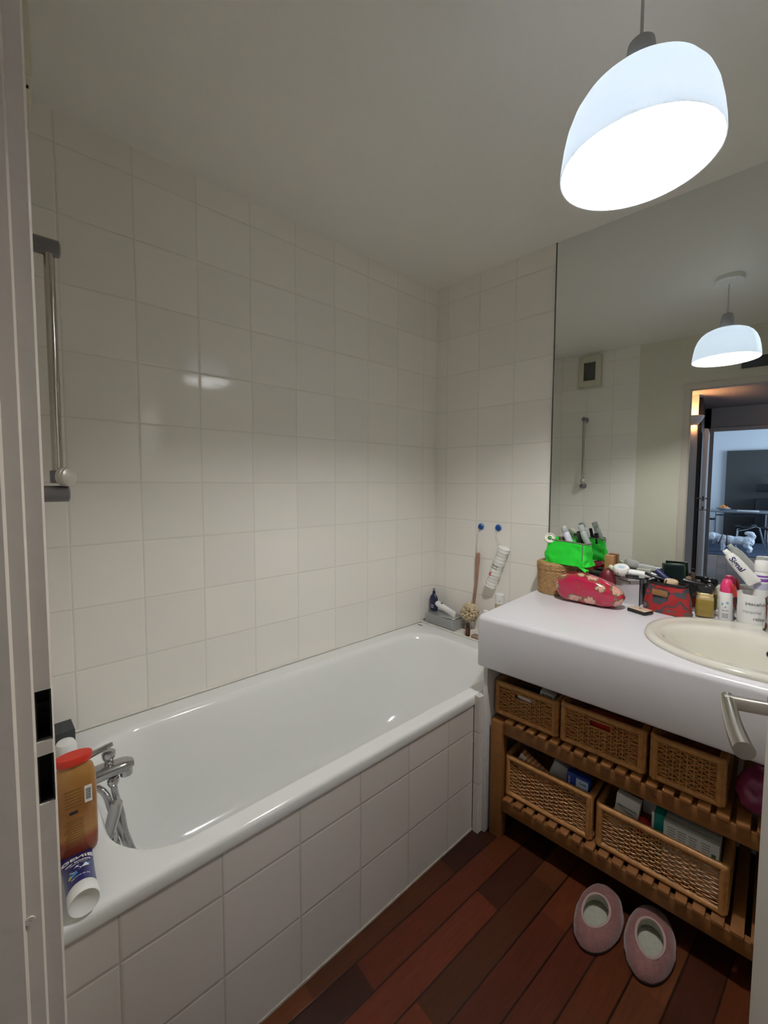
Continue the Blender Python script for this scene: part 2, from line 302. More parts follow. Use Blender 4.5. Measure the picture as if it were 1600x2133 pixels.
o=G().box((2.6,-10.75,1.25),(3.7,.08,2.7)).obj('wall_living_back',HW,smooth=False); struct(o,'pale rear wall of the living room','wall')
g=G(); g.box((4.55,-6.4,1.25),(.08,1.3,2.7)); g.box((4.55,-10.3,1.25),(.08,.9,2.7)); g.box((4.55,-8.4,.3),(.08,3,.6)); g.box((4.55,-8.4,2.5),(.08,3,.3)); o=g.obj('wall_living_right',HW,smooth=False); struct(o,'living room wall with the window','wall')
o=G().box((2.9,-10.66,1.04),(3.1,.08,2.08),bev=.004).obj('dark_wall_panelling',mat('dark_taupe_panel',(.060,.056,.050),.6)); tag(o,'tall dark taupe panelling on the far living room wall','wall panelling')
o=G().box((2.6,-8.95,.006),(3.3,2.3,.012)).obj('living_room_rug',mat('dark_blue_rug',(.035,.05,.085),.9,bump=.5)); tag(o,'dark blue rug under the dog and table','rug')
# hall door leaf, handles
r=empty('hall_door',(1.118,-4.38,0)); tag(r,'white hall door seen edge-on with its handles showing','door')
G().box((0,-.35,1.0),(.04,.7,1.99),bev=.003).obj('leaf',mat('white_door',(.82,.78,.74),.4),r)
for zz in (1.14,):
    for sg in (-1,1):
        g=G(); g.cyl((sg*.02,-.05,zz),(sg*.07,-.05,zz),.009,n=12); g.cyl((sg*.065,-.05,zz),(sg*.065,-.17,zz),.009,n=12); g.obj('handle',STEEL,r)
g=G(); g.box((0,.0005,1.14),(.022,.003,.06)); g.box((0,.0005,1.02),(.022,.003,.05)); g.obj('lock_plate',GREYPL,r)
for sg in (-1,1):
    g=G(); g.cyl((sg*.02,-.05,1.0),(sg*.055,-.05,1.0),.008,n=12); g.obj('thumb_turn',STEEL,r)
# sconce with warm lamp
r=empty('wall_uplighter',(.990,-4.40,2.045),PI/2); r.scale=(1.3,.95,1.15); tag(r,'white half-bowl uplighter glowing warm on the hall wall','wall lamp')
pr=[(.03,0),(.05,.012),(.075,.04),(.10,.075),(.112,.095)]
rings=[[Vector((q*abs(cos(a)),q*1.0*sin(a),z)) for a in [(-PI/2)+PI*i/18 for i in range(19)]] for q,z in pr]
o=G().loft(rings,closed=False).obj('bowl',mat('plaster_white',(.78,.76,.76),.5),r); solid(o,.004)
G().sph((.05,0,.055),.018).obj('bulb',mat('warm_bulb',(1,.6,.3),.5,emit=(1,.42,.16),estr=900),r)
o=G().box((.925,-4.394,1.76),(.075,.012,.52),bev=.002).obj('framed_picture',mat('brown_picture',(.16,.07,.05),.5,noise_amt=.4,noise_scale=8)); tag(o,'brown picture hanging on the hall wall under the uplighter','picture')
# table
r=empty('dining_table',(1.62,-9.45,0)); tag(r,'grey dining table with metal legs in the living room','table')
G().box((0,0,.735),(1.0,.8,.03),bev=.004).obj('table_top',mat('grey_table_top',(.22,.23,.25),.3),r)
for sx in (-.42,.42):
    for sy in (-.33,.33): G().cyl((sx,sy,0.012),(sx,sy,.72),.016,n=12).obj('leg',CHROME,r)
g=G(); g.tube([(-.40,.3,.66),(-.1,.3,.66),(.2,.3,.68),(.4,.3,.72)],.014,8); g.obj('brace',CHROME,r)
r=empty('fruit_bowl',(1.33,-9.30,.75)); tag(r,'bowl of orange fruit on the grey table','bowl')
solid(G().lathe([(.04,0),(.045,.01),(.09,.025),(.13,.055)],None,24,True,False).obj('bowl',mat('glass_dish',(.35,.38,.42),.2),r),.004)
g=G()
for a in range(5): g.sph((.055*cos(a*1.25),.055*sin(a*1.25),.055),.036,sub=2)
g.sph((0,0,.085),.036,sub=2); g.obj('fruit',mat('orange_fruit',(.75,.28,.05),.5),r)['kind']='stuff'
o=G().box((1.72,-9.16,.762),(.34,.16,.024),bev=.004).obj('laptop',WHITEPL); tag(o,'closed pale laptop on the edge of the grey table','laptop')
# chair
r=empty('cantilever_chair',(1.80,-8.72,0)); tag(r,'black chair with bent chrome legs in front of the table','chair')
g=G(); g.loft([[Vector((x,y,.45+.02*sin((x+.25)*6)+.03*(x<-.2))) for x in [-.27+.54*i/10 for i in range(11)]] for y in (-.22,0,.22)],closed=False); solid(g.obj('seat',mat('black_leather',(.012,.012,.014),.4),r),.03)
g=G(); g.loft([[Vector((.25+.10*(z-.45),y,z)) for y in (-.22,-.1,.1,.22)] for z in (.46,.6,.75,.9,1.0)],closed=False); solid(g.obj('backrest',MATS['black_leather'],r),.025)
for sy in (-.22,.22): g=G(); g.tube([(-.25,sy,.03),(-.23,sy,.40),(-.1,sy,.44),(.02,sy,.50),(.08,sy,.48),(.19,sy,.02)],.011,8); g.obj('leg',CHROME,r)
r=empty('bar_stool',(1.10,-9.0,.012)); tag(r,'small dark stool with thin legs left of the dining table','stool')
G().lathe([(.10,.55),(.11,.56),(.11,.58),(.10,.585)],None,20).obj('seat',BLACK,r)
for a in range(3): G().cyl((.07*cos(a*2.1),.07*sin(a*2.1),.55),(.14*cos(a*2.1),.14*sin(a*2.1),.0),.007,n=8).obj('leg',CHROME,r)
r=empty('media_cabinet',(2.25,-10.35,0)); tag(r,'black cabinet and screen at the far right of the living room','cabinet')
G().box((0,0,.5),(.75,.4,.98),bev=.005).obj('carcass',BLACK,r); G().box((-.02,.02,1.22),(.7,.05,.18),bev=.005).obj('screen',BLACK,r)
r=empty('potted_plant',(2.12,-10.35,.99)); tag(r,'small plant with thin leaves above the black cabinet','plant')
G().lathe([(.05,.32),(.06,.33),(.07,.42)],None,16).obj('pot',GREYPL,r)
g=G()
for i in range(16):
    a=i*2.4; l=.12+.08*random.random(); g.tube([(0,0,.41),(cos(a)*l*.4,sin(a)*l*.4,.41+l*.7),(cos(a)*l,sin(a)*l,.41+l*.75)],[.004,.007,.001],5)
g.obj('leaves',mat('leaf_green',(.03,.06,.025),.5),r)
# dog
r=empty('dog',(1.50,-8.15,.012)); tag(r,'fluffy white dog in a dark harness standing on the rug','dog')
g=G()
for c,q in [((.20,0,.235),(.105,.085,.095)),((.08,0,.235),(.12,.085,.09)),((-.06,0,.235),(.12,.085,.092)),((-.16,0,.245),(.09,.08,.095)),((-.25,0,.285),(.075,.06,.07)),((-.31,-.01,.29),(.085,.075,.08)),((-.38,-.01,.262),(.045,.035,.032)),
            ((-.30,.07,.285),(.03,.03,.06)),((-.30,-.085,.285),(.03,.03,.06)),
            ((.27,0,.33),(.05,.04,.055)),((.24,0,.375),(.06,.045,.05)),((.20,0,.385),(.05,.04,.04))]:
    g.sph((0,0,0),1,sub=2); vs=[v for v in g.bm.verts][-42*1:] if False else g.bm.verts[-162:] if False else None
    g.bm.verts.ensure_lookup_table(); n=len(g.bm.verts)
    k=len(g.bm.verts)-getattr(g,'_n',0)
    for v in list(g.bm.verts)[getattr(g,'_n',0):]: v.co=Vector((v.co.x*q[0]+c[0],v.co.y*q[1]+c[1],v.co.z*q[2]+c[2]))
    g._n=len(g.bm.verts)
for (x,y,hind) in ((-.15,.05,0),(-.15,-.05,0),(.20,.05,1),(.22,-.05,1)):
    if hind: g.tube([(x,y,.22),(x-.02,y,.15),(x+.035,y,.09),(x+.02,y,.05),(x,y,.038)],[.055,.045,.032,.028,.03],10)
    else: g.tube([(x,y,.22),(x+.005,y,.13),(x,y,.07),(x-.005,y,.05),(x-.015,y,.038)],[.045,.036,.028,.027,.028],10)
o=g.obj('body',mat('white_fur',(.68,.70,.72),.95,noise_amt=.15,noise_scale=60,bump=.8,bscale=90),r,merge=False)
mm=o.modifiers.new('r','REMESH'); mm.mode='VOXEL'; mm.voxel_size=.009; mm.use_smooth_shade=True
tx=bpy.data.textures.new('fur','CLOUDS'); tx.noise_scale=.025; mm=o.modifiers.new('d','DISPLACE'); mm.texture=tx; mm.strength=.022; mm.mid_level=.5
HAR=mat('dark_red_harness',(.06,.02,.025),.6)
g=G(); g.tube([(-.10,.095*cos(a),.24+.105*sin(a)) for a in [2*PI*i/24 for i in range(24)]],.008,6,True); g.obj('harness',HAR,r)
g=G(); g.tube([(-.19+.03*sin(a),.090*cos(a),.255+.10*sin(a)) for a in [2*PI*i/24 for i in range(24)]],.008,6,True); g.obj('harness',HAR,r)
g=G(); g.sph((-.422,-.01,.268),.010,sub=2); g.obj('nose',BLACK,r)
for ey in (.03,-.05): g=G(); g.sph((-.375,ey,.305),.008,sub=2); g.obj('eye',BLACK,r)
# ------------------------------------------------------------------ bathtub
def rrect(x0,x1,y0,y1,r,z,n=12):
    P=[]
    for cx,cy,a0 in ((x1-r,y1-r,0),(x0+r,y1-r,PI/2),(x0+r,y0+r,PI),(x1-r,y0+r,1.5*PI)):
        for i in range(n+1): a=a0+PI/2*i/n; P.append(Vector((cx+r*cos(a),cy+r*sin(a),z)))
    return P
Y0=WY; Y1=-.118
R=[rrect(.012,.698,Y0+.004,Y1-.003,.010,.500),rrect(.004,.704,Y0+.002,Y1,.012,.4985),rrect(.002,.7055,Y0+.001,Y1,.014,.503),rrect(.002,.7055,Y0+.001,Y1,.014,.522),rrect(.003,.7045,Y0+.001,Y1,.015,.529),rrect(.006,.701,Y0+.003,Y1-.003,.017,.5335),rrect(.010,.696,Y0+.006,Y1-.006,.02,.535),rrect(.018,.688,Y0+.014,Y1-.014,.03,.5352),
   rrect(.072,.662,-1.716,-.202,.145,.5352),rrect(.082,.656,-1.711,-.207,.15,.5348),rrect(.090,.651,-1.706,-.212,.155,.532),rrect(.097,.645,-1.702,-.217,.16,.525),rrect(.102,.639,-1.698,-.223,.163,.512),
   rrect(.108,.630,-1.692,-.235,.168,.47),rrect(.118,.616,-1.680,-.275,.175,.38),rrect(.13,.600,-1.665,-.34,.18,.28),rrect(.14,.590,-1.65,-.39,.18,.215),rrect(.155,.575,-1.625,-.45,.18,.165),rrect(.185,.545,-1.58,-.53,.165,.135),rrect(.24,.49,-1.48,-.7,.12,.122)]
r=empty('bathtub',(0,0,0)); tag(r,'long white enamel bathtub set along the tiled wall','bathtub')
o=G().loft(R,False,True).obj('tub_shell',ENAM,r,angle=80)
g=G(); g.lathe([(.0001,.006),(.02,.006),(.032,.003),(.034,0)],T(.36,-1.45,.1225),24); g.obj('drain',CHROME,r)
g=G(); g.lathe([(.0001,.012),(.022,.012),(.030,.008),(.031,0)],T(.36,-1.673,.41)@RX(-PI/2),24); g.obj('overflow_cover',CHROME,r)
g=G(); g.tube([(.004,Y0,.538),(.004,Y1,.538)],.0045,6); g.tube([(.0,-.116,.537),(.70,-.116,.537)],.004,6); g.obj('sealant',mat('white_sealant',(.72,.70,.64),.5,noise_amt=.15,noise_scale=20),r)
# bath mixer
r=empty('bath_mixer_tap',(.35,-1.762,.535)); tag(r,'chrome bath mixer tap with lever and diverter knob','tap')
GM=mat('tap_chrome',(.50,.50,.51),.16,metal=1,noise_amt=.04)
g=G(); g.lathe([(.030,0),(.030,.006),(.024,.010),(.024,.05),(.027,.055),(.027,.078),(.022,.086),(.001,.087)],None,28); g.obj('body',GM,r)
rings=[]
for i in range(13):
    k=i/12; y=.01+.135*k; w_=.027-.005*k; h=.0185-.004*k; zc=.040+.004*sin(k*PI)+.003*k
    if i==12: w_*=.55;h*=.6
    if i==11: w_*=.88;h*=.9
    rings.append([Vector((w_*math.copysign(abs(cos(a))**.7,cos(a)),y,zc+h*math.copysign(abs(sin(a))**.7,sin(a)))) for a in [2*PI*j/20 for j in range(20)]])
g=G(); g.loft(rings); g.cyl((0,.128,.038),(0,.128,.016),.015,n=16); g.obj('spout',GM,r)
g=G(); g.lathe([(.010,0),(.008,.006),(.008,.012),(.011,.016),(.0125,.022),(.0125,.028),(.009,.031),(.001,.0315)],T(0,.090,.058)@Matrix.Scale(1.25,4),24); g.obj('diverter_knob',GM,r)
g=G(); g.tube([(0,.0,.090),(0,.03,.097),(0,.06,.104),(0,.085,.109),(0,.100,.112)],[.016,.012,.010,.010,.007],12,flat=.6); g.obj('lever',GM,r)
g=G(); g.lathe([(.009,.0),(.012,.006),(.012,.014),(.010,.018),(.013,.024)],T(0,.098,.0)@Matrix.Scale(1.15,4),20); g.obj('hose_connector',GM,r)
def hose(pts,r0,name,parent,m,turn=.004):
    # smooth path, ribbed
    P=[Vector(p) for p in pts]; out=[]
    def cr(a,b,c,d,t): return .5*((2*b)+(-a+c)*t+(2*a-5*b+4*c-d)*t*t+(-a+3*b-3*c+d)*t**3)
    for i in range(len(P)-1):
        a=P[max(i-1,0)];b=P[i];c=P[i+1];d=P[min(i+2,len(P)-1)]; n=max(2,int((c-b).length/.0011))
        for k in range(n): out.append(cr(a,b,c,d,k/n))
    rr=[r0*(1+.09*sin(i*2*PI/4)) for i in range(len(out))]
    return G().tube(out,rr,10).obj(name,m,parent,angle=80)
hose([(0,.098,.006),(.001,.102,-.03),(.004,.112,-.08),(.006,.122,-.15),(.01,.15,-.24),(.02,.20,-.33),(.0,.26,-.385),(-.07,.24,-.39),(-.07,.19,-.34),(-.02,.135,-.22),(.006,.112,-.135),(.008,.097,-.085),(.008,.088,-.05),(.004,.080,-.015),(-.006,.062,.006),(-.02,.03,.008)],.0078,'shower_hose',r,GM)
r=empty('hand_shower',(.378,-1.676,.445)); tag(r,'chrome hand shower hanging inside the tap end of the bath','shower head')
Ms=RX(-.25)
g=G(); g.tube([Ms@Vector(p) for p in [(0,0,-.06),(0,0,-.02),(0,0,.03),(0,.0,.060)]],[.010,.014,.015,.013],14); g.obj('grip',GM,r)
g=G(); g.lathe([(.011,-.012),(.022,-.004),(.029,.006),(.030,.014),(.026,.017),(.001,.018)],T(0,-.006,-.07)@RX(-1.9),24); g.obj('spray_head',GM,r)
# ------------------------------------------------------------------ shower rail
r=empty('shower_rail',(.37,WY,1.30)); tag(r,'vertical chrome shower rail with grey brackets on the end wall','shower rail')
RAILG=mat('rail_bracket_grey',(.20,.19,.20),.28,metal=.4)
g=G(); g.tube([(0,.062,.03),(0,.062,.56)],.0105,20); g.obj('rail',mat('rail_chrome',(.50,.47,.42),.18,metal=1,noise_amt=.04),r)
for zz,nm in ((.565,'bracket'),(.005,'bracket')):
    g=G(); rings=[[Vector((.0165*cos(a),y,zz+.019*sin(a))) for a in [2*PI*i/24 for i in range(24)]] for y in (0,.004,.045,.070,.080,.083)]
    rings[-1]=[Vector((v.x*.75,v.y,zz+(v.z-zz)*.75)) for v in rings[-1]]; rings[0]=[Vector((v.x*1.3,v.y,zz+(v.z-zz)*1.3)) for v in rings[0]]
    g.loft(rings); g.obj(nm,RAILG,r)
g=G(); g.lathe([(.001,0),(.021,.0),(.0225,.004),(.0225,.012),(.021,.013),(.022,.014),(.021,.018),(.012,.023),(.001,.0245)],T(.006,.068,.045)@RZ(-PI/4)@RX(-PI/2)@T(0,0,.002),36); g.obj('slider_knob',mat('knob_satin',(.55,.53,.47),.35,metal=.3),r)
g=G(); g.cyl((0,.062,.030),(0,.062,.060),.0155,n=24,bev=.002); g.obj('slider',RAILG,r)
# extractor vent
r=empty('extractor_vent',(.392,WY,2.13)); tag(r,'ivory extractor vent with vertical slats high on the end wall','vent')
g=G(); g.box((0,.006,.135),(.185,.012,.27),bev=.003); g.box((-.065,.026,.135),(.040,.032,.25),bev=.006); g.box((.065,.026,.135),(.040,.032,.25),bev=.006); g.box((0,.026,.235),(.13,.03,.05),bev=.004); g.box((0,.026,.035),(.13,.03,.05),bev=.004)
g.obj('housing',mat('ivory_plastic',(.62,.60,.48),.45),r)
g=G(); g.box((0,.013,.135),(.088,.002,.16)); g.obj('grille_back',DARK,r,smooth=False)
g=G()
for i in range(9): g.box((-.036+.009*i,.020,.135),(.003,.014,.15))
g.obj('slats',mat('grey_slat',(.25,.25,.24),.4),r,smooth=False)
# ------------------------------------------------------------------ pendant lamp
LX,LY=1.281,-.846
r=empty('pendant_lamp',(LX,LY,CZ)); tag(r,'white dome pendant lamp glowing on a cord from the ceiling','pendant lamp')
g=G(); g.lathe([(.062,0),(.064,-.004),(.064,-.024),(.060,-.028),(.012,-.029),(.010,-.034),(.004,-.036)],None,40); g.obj('canopy',WHITEPL,r)
g=G(); g.tube([(0,0,-.034),(0,0,-.192)],.0032,10); g.obj('cord',mat('pale_cord',(.55,.55,.55),.6),r)
g=G(); g.lathe([(.006,-.186),(.018,-.188),(.024,-.194),(.030,-.232),(.033,-.262),(.034,-.268)],None,32,True,True); g.obj('lamp_holder',mat('grey_holder',(.42,.43,.45),.5),r)
m=bpy.data.materials.new('opal_shade'); m.use_nodes=True; nt,b=nodes(m); b.inputs['Base Color'].default_value=(.90,.91,.92,1); b.inputs['Roughness'].default_value=.3
trn=nt.nodes.new('ShaderNodeBsdfTranslucent'); trn.inputs[0].default_value=(.80,.87,.95,1); mixs=nt.nodes.new('ShaderNodeMixShader'); mixs.inputs[0].default_value=.155
nt.links.new(b.outputs[0],mixs.inputs[1]); nt.links.new(trn.outputs[0],mixs.inputs[2]); nt.links.new(mixs.outputs[0],nt.nodes['Material Output'].inputs[0])
outer=[(.030,-.266),(.050,-.268),(.072,-.273),(.093,-.283),(.110,-.298),(.124,-.319),(.134,-.345),(.1405,-.376),(.1445,-.405),(.1460,-.425),(.1455,-.429)]
pr=outer+[(.1435,-.4285),(.1415,-.405),(.1378,-.3765),(.1315,-.346),(.122,-.321),(.1085,-.301),(.092,-.2863),(.0715,-.2765),(.050,-.2715),(.030,-.2695)]
rings=[[Vector((q*cos(2*PI*i/64),q*sin(2*PI*i/64),z)) for i in range(64)] for q,z in pr]; rings.append(rings[0])
g=G(); g.loft(rings,False,False); g.obj('shade',m,r,angle=60)
g=G(); g.lathe([(.014,-.266),(.014,-.290),(.020,-.305),(.028,-.323),(.030,-.340),(.026,-.357),(.015,-.367),(.001,-.370)],None,32); g.obj('bulb',mat('cool_bulb',(1,1,1),.4,noise_amt=0,emit=(1,.985,.95),estr=BULB),r)
# ------------------------------------------------------------------ counter (vanity top)
CT=.845
def cprof(i):
    P=[(-.0055,CT-i)]; rr=.020-i*.4
    fy=-.615+i
    for k in range(9): a=PI/2*k/8; P.append((fy+rr-rr*sin(a),CT-i-rr+rr*cos(a)))
    P+=[(fy,.66),(fy+.003,.653),(fy+.010,.650),(-.588,.650),(-.588,.815),(-.0055,.815)]
    return P
g=G(); SS=[(.657,.016),(.6585,.010),(.662,.005),(.667,.0015),(.673,0),(2.18,0)]
g.loft([[Vector((s,t,z)) for t,z in cprof(i)] for s,i in SS]); top=g.obj('washbasin_counter',COUNT,angle=50)
cutter=G().lathe([(1,.60),(1,.90)],T(1.425,-.335,0),48,ex=.235,ey=.195).obj('cut',COUNT)
boolcut(top,[cutter]); top.data.set_sharp_from_angle(angle=math.radians(50)); put(top,0,0,0); tag(top,'long white counter with a rounded edge and deep front apron','counter')
g=G(); g.box((.6645,-.325,.735),(.014,.52,.168),bev=.004); g.obj('side_apron',COUNT,top)
# side panel
o=G().box((.687,-.302,.3245),(.018,.588,.649),bev=.003).obj('side_panel',mat('white_side_panel',(.62,.61,.62),.4)); put(o,0,0,0); tag(o,'narrow white panel between the bath and the wooden shelf','panel')
# back edge / basin
r=vthing('washbasin',1.425,-.335,CT); tag(r,'oval cream porcelain basin set into the white counter','washbasin')
def el(a,b,z,cy=0,p=2.15,n=72):
    return [Vector((a*math.copysign(abs(cos(t))**(2/p),cos(t)),cy+b*math.copysign(abs(sin(t))**(2/p),sin(t)),z)) for t in [2*PI*i/n for i in range(n)]]
rg=[el(.278,.248,0),el(.280,.250,.005),el(.277,.247,.012),el(.268,.238,.016),el(.256,.225,.0165),el(.250,.215,.014,-.006),el(.244,.205,.0135,-.014),el(.236,.185,.014,-.022),el(.228,.165,.012,-.034),el(.221,.153,.004,-.040),el(.215,.146,-.012,-.043),el(.205,.137,-.04,-.045),el(.185,.122,-.08,-.045),el(.14,.09,-.125,-.04),el(.07,.045,-.145,-.03),el(.025,.025,-.148,-.03)]
o=G().loft(rg,False,True).obj('basin_bowl',SINKM,r,angle=70)
g=G(); g.lathe([(.001,.002),(.010,.002),(.0105,0)],T(.03,.092,-.030)@RX(1.15),20); g.obj('overflow_hole',BLACK,r)
g=G(); g.lathe([(.001,.004),(.02,.004),(.026,0)],T(0,-.03,-.148),20); g.obj('drain',CHROME,r)
r=vthing('basin_mixer_tap',1.460,-.135,CT+.014); tag(r,'chrome basin tap at the right end of the basin','tap')
g=G(); g.lathe([(.030,0),(.030,.005),(.026,.010),(.025,.03),(.026,.06),(.028,.085),(.027,.105),(.020,.115),(.001,.118)],None,32); g.obj('body',CHROME,r)
g=G(); g.tube([(0,-.01,.03),(0,-.05,.05),(0,-.09,.055),(0,-.12,.045)],[.016,.014,.012,.011],14); g.obj('spout',CHROME,r)
g=G(); g.tube([(0,.0,.118),(0,-.03,.128),(0,-.07,.145)],[.016,.009,.006],12); g.obj('lever',CHROME,r)
# ------------------------------------------------------------------ wooden shelf unit
r=vthing('wooden_shelf_unit',0,0,0); tag(r,'reddish wooden slatted shelf unit under the white counter','shelf unit')
S0,S1=.706,2.10
for s_ in (S0+.0225,S1-.0225):
    for t_ in (-.5575,-.06): G().box((s_,t_-.002,.2235),(.045,.045,.446),bev=.002).obj('post',SHELFW,r)
for zt,nm in ((.447,'rail'),(.150,'rail')):
    for t_ in (-.561,-.06): G().box(((S0+S1)/2+.0,t_,zt-.0225),(S1-S0-.09,.022,.044),bev=.0015).obj(nm,SHELFW,r)
    n=32
    for i in range(n):
        s_=S0+.068+i*(S1-S0-.136)/(n-1)
        G().box((s_,-.3155,zt+.0065),(.028,.530,.013),bev=.0015).obj('slat',SHELFW,r)
    for s_ in (S0+.052,S1-.052): G().box((s_,-.31,zt-.022),(.014,.45,.044)).obj('side_rail',SHELFW,r)
ZU=.4605; ZL=.1635
def strand(g,pts,r_,n=5): g.tube(pts,r_,n)
def wicker_basket(name,s0,s1,z0,h,d,label,slot=None,rz=0,fill=.66):
    W_=s1-s0; r=vthing(name,(s0+s1)/2,-.552+d/2,z0,rz)
    hw=W_/2-.004; hd=d/2-.004
    def panel(g,P0,P1,nrm,stakes=True,slot=None,open_ends=True):
        P0=Vector(P0);P1=Vector(P1);L=(P1-P0).length; u=(P1-P0)/L; N=Vector(nrm)
        zb,zt=.012,h-.012; st=.0165; ns=int(L/st)
        e0,e1=(.17*L,.83*L) if open_ends else (0,L)
        k=0; z=zb
        while z<zt:
            ph=k%2
            segs=[(0,L)]
            if slot and slot[2]<z<slot[3]: segs=[(0,slot[0]*L),(slot[1]*L,L)]
            for a,b in segs:
                m=max(4,int((b-a)/.0041)); pts=[]
                for i in range(m+1):
                    x=a+(b-a)*i/m; inn=e0<x<e1
                    off=(.0032*cos(PI*x/st+PI*ph)) if inn else .0012*cos(PI*x/st+PI*ph)
                    jz=.0008*sin(x*90+k*2.1)
                    pts.append(P0+u*x+N*off+Vector((0,0,z+jz)))
                strand(g,pts,.0023)
            k+=1; z+=.0068
        for i in range(1,ns):
            x=i*st
            if open_ends and not (e0-.003<x<e1+.003): 
                continue
            if slot and slot[0]*L<x<slot[1]*L: g.tube([P0+u*x+Vector((0,0,zb)),P0+u*x+Vector((0,0,slot[2]))],.0022,5); continue
            g.tube([P0+u*x+Vector((0,0,zb-.004)),P0+u*x+Vector((0,0,zt+.004))],.0022,5)
        # broad wrapped corner bands
        for x in (.006,L-.006):
            pts=[P0+u*x+Vector((0,0,zb-.006+(zt-zb+.012)*i/50)) for i in range(51)]
            g.tube(pts,[.0105*(1+.10*(i%2)) for i in range(51)],8,flat=.75)
        if slot:
            xa,xb=slot[0]*L,slot[1]*L
            loop=[P0+u*xa+Vector((0,0,slot[2])),P0+u*xb+Vector((0,0,slot[2])),P0+u*xb+Vector((0,0,slot[3])),P0+u*xa+Vector((0,0,slot[3]))]
            g.tube(loop,.0036,6,True)
    g=G(); panel(g,(-hw,-hd,0),(hw,-hd,0),(0,-1,0),slot=slot); g.obj('front_panel',WICK,r,angle=60,merge=False)
    g=G(); panel(g,(-hw,hd,0),(-hw,-hd,0),(-1,0,0)); g.obj('side_panel',WICK,r,angle=60,merge=False)
    g=G(); panel(g,(hw,-hd,0),(hw,hd,0),(1,0,0)); g.obj('side_panel',WICK,r,angle=60,merge=False)
    G().box((0,hd,h/2),(2*hw,.006,h-.02)).obj('back_panel',WICK,r); G().box((0,0,.006),(2*hw,2*hd,.005)).obj('base',WICK,r)
    def rim(z,rr,name):
        P=rrect(-hw,hw,-hd,hd,.012,z,5); pts=[]
        for i in range(len(P)):
            a,b=P[i],P[(i+1)%len(P)]; m=max(1,int((b-a).length/.0022))
            for k in range(m): pts.append(a.lerp(b,k/m))
        if len(pts)%2: pts=pts[:-1]
        rad=[rr*(1+.07*(i%2)+.05*noise.noise(pts[i]*60)) for i in range(len(pts))]
        G().tube(pts,rad,8,True).obj(name,WICK,r,angle=70)
    rim(h-.006,.0100,'top_rim'); rim(.0105,.0088,'bottom_rim')
    tag(r,label,'basket','wicker baskets on the wooden shelves'); return r
wicker_basket('wicker_basket',.7060,.938,ZU,.126,.40,'small wicker basket with slot handle, leftmost on the top shelf',slot=(.33,.60,.082,.102))
wicker_basket('wicker_basket',.951,1.196,ZU,.134,.40,'middle wicker basket on the top shelf with something red inside',slot=(.36,.62,.088,.112))
wicker_basket('wicker_basket',1.212,1.381,ZU,.134,.40,'wicker basket without handle slot, right end of the top shelf')
wicker_basket('wicker_basket',.754,1.056,ZL,.154,.42,'wicker basket with orange and blue medicine boxes on the lower shelf')
wicker_basket('wicker_basket',1.072,1.398,ZL,.142,.42,'long wicker basket with teal box and leaflets on the lower shelf')
# ------------------------------------------------------------------ contents of the baskets
def carton(name,s,t,z,size,rz,rx,ry,m,label,cat='box',parts=()):
    r=vthing(name,s,t,z); r.rotation_euler=(Matrix.Rotation(TH+rz,3,'Z')@Matrix.Rotation(ry,3,'Y')@Matrix.Rotation(rx,3,'X')).to_euler()
    G().box((0,0,size[2]/2),size,bev=.0012).obj('carton',m,r); tag(r,label,cat)
    return r
ORG=mat('orange_swirl_card',(.72,.26,.06),.5)
nt,b=nodes(ORG); wv=nt.nodes.new('ShaderNodeTexWave'); wv.wave_type='RINGS'; wv.rings_direction='Y'; wv.inputs['Scale'].default_value=22; wv.inputs['Distortion'].default_value=2
mp=nt.nodes.new('ShaderNodeMapping'); mp.inputs['Location'].default_value=(-.045,0,-.045); tc=nt.nodes.new('ShaderNodeTexCoord'); nt.links.new(tc.outputs['Object'],mp.inputs[0]); nt.links.new(mp.outputs[0],wv.inputs[0])
cr=nt.nodes.new('ShaderNodeValToRGB'); cr.color_ramp.elements[0].color=(.75,.20,.05,1); cr.color_ramp.elements[1].color=(.85,.62,.40,1); nt.links.new(wv.outputs[0],cr.inputs[0]); nt.links.new(cr.outputs[0],b.inputs['Base Color'])
r=carton('medicine_box',.838,-.515,.252,(.135,.030,.062),0,0,.44,ORG,'orange and white medicine box tilted in the lower left basket')
G().box((-.055,-.0153,.031),(.022,.0008,.058)).obj('white_end',WHITEPL,r); text('To',.022,INK,r,T(-.055,-.0160,.031)@RY(-PI/2)@FRONT)
r=carton('crumpled_packet',.925,-.49,.27,(.075,.04,.075),.2,0,.35,mat('crumpled_grey',(.45,.45,.44),.5,bump=.8,bscale=40),'crumpled pale grey packet between the orange and blue boxes','packet')
BLU=mat('royal_blue_card',(.02,.05,.30),.4)
r=carton('blue_medicine_box',1.003,-.52,.265,(.072,.03,.088),0,0,.03,BLU,'royal blue medicine box with pink label in the lower left basket')
G().box((.014,-.0155,.050),(.038,.0008,.060)).obj('label',mat('pale_blue_label',(.42,.56,.78),.5),r); G().box((.012,-.0160,.035),(.024,.0006,.022)).obj('label',mat('peach_label',(.75,.50,.42),.5),r)
text('MACROPLYST',.0085,WINK,r,T(-.026,-.0156,.050)@RY(-PI/2)@FRONT); text('CAPS',.010,INK,r,T(.016,-.0162,.066)@FRONT)
r=carton('medicine_box',1.143,-.50,.262,(.066,.025,.082),.0,0,.10,WHITEPL,'white medicine box with black print sticking out of long basket')
text('NASORHINATHIOL',.0065,INK,r,T(0,-.0131,.045)@FRONT); text('bronchite mucolytique',.0045,GREYINK,r,T(0,-.0131,.034)@FRONT)
r=carton('small_carton',1.128,-.53,.245,(.06,.02,.06),-.1,0,.35,mat('pale_carton',(.55,.54,.50),.5),'pale carton lying in front of the white medicine box')
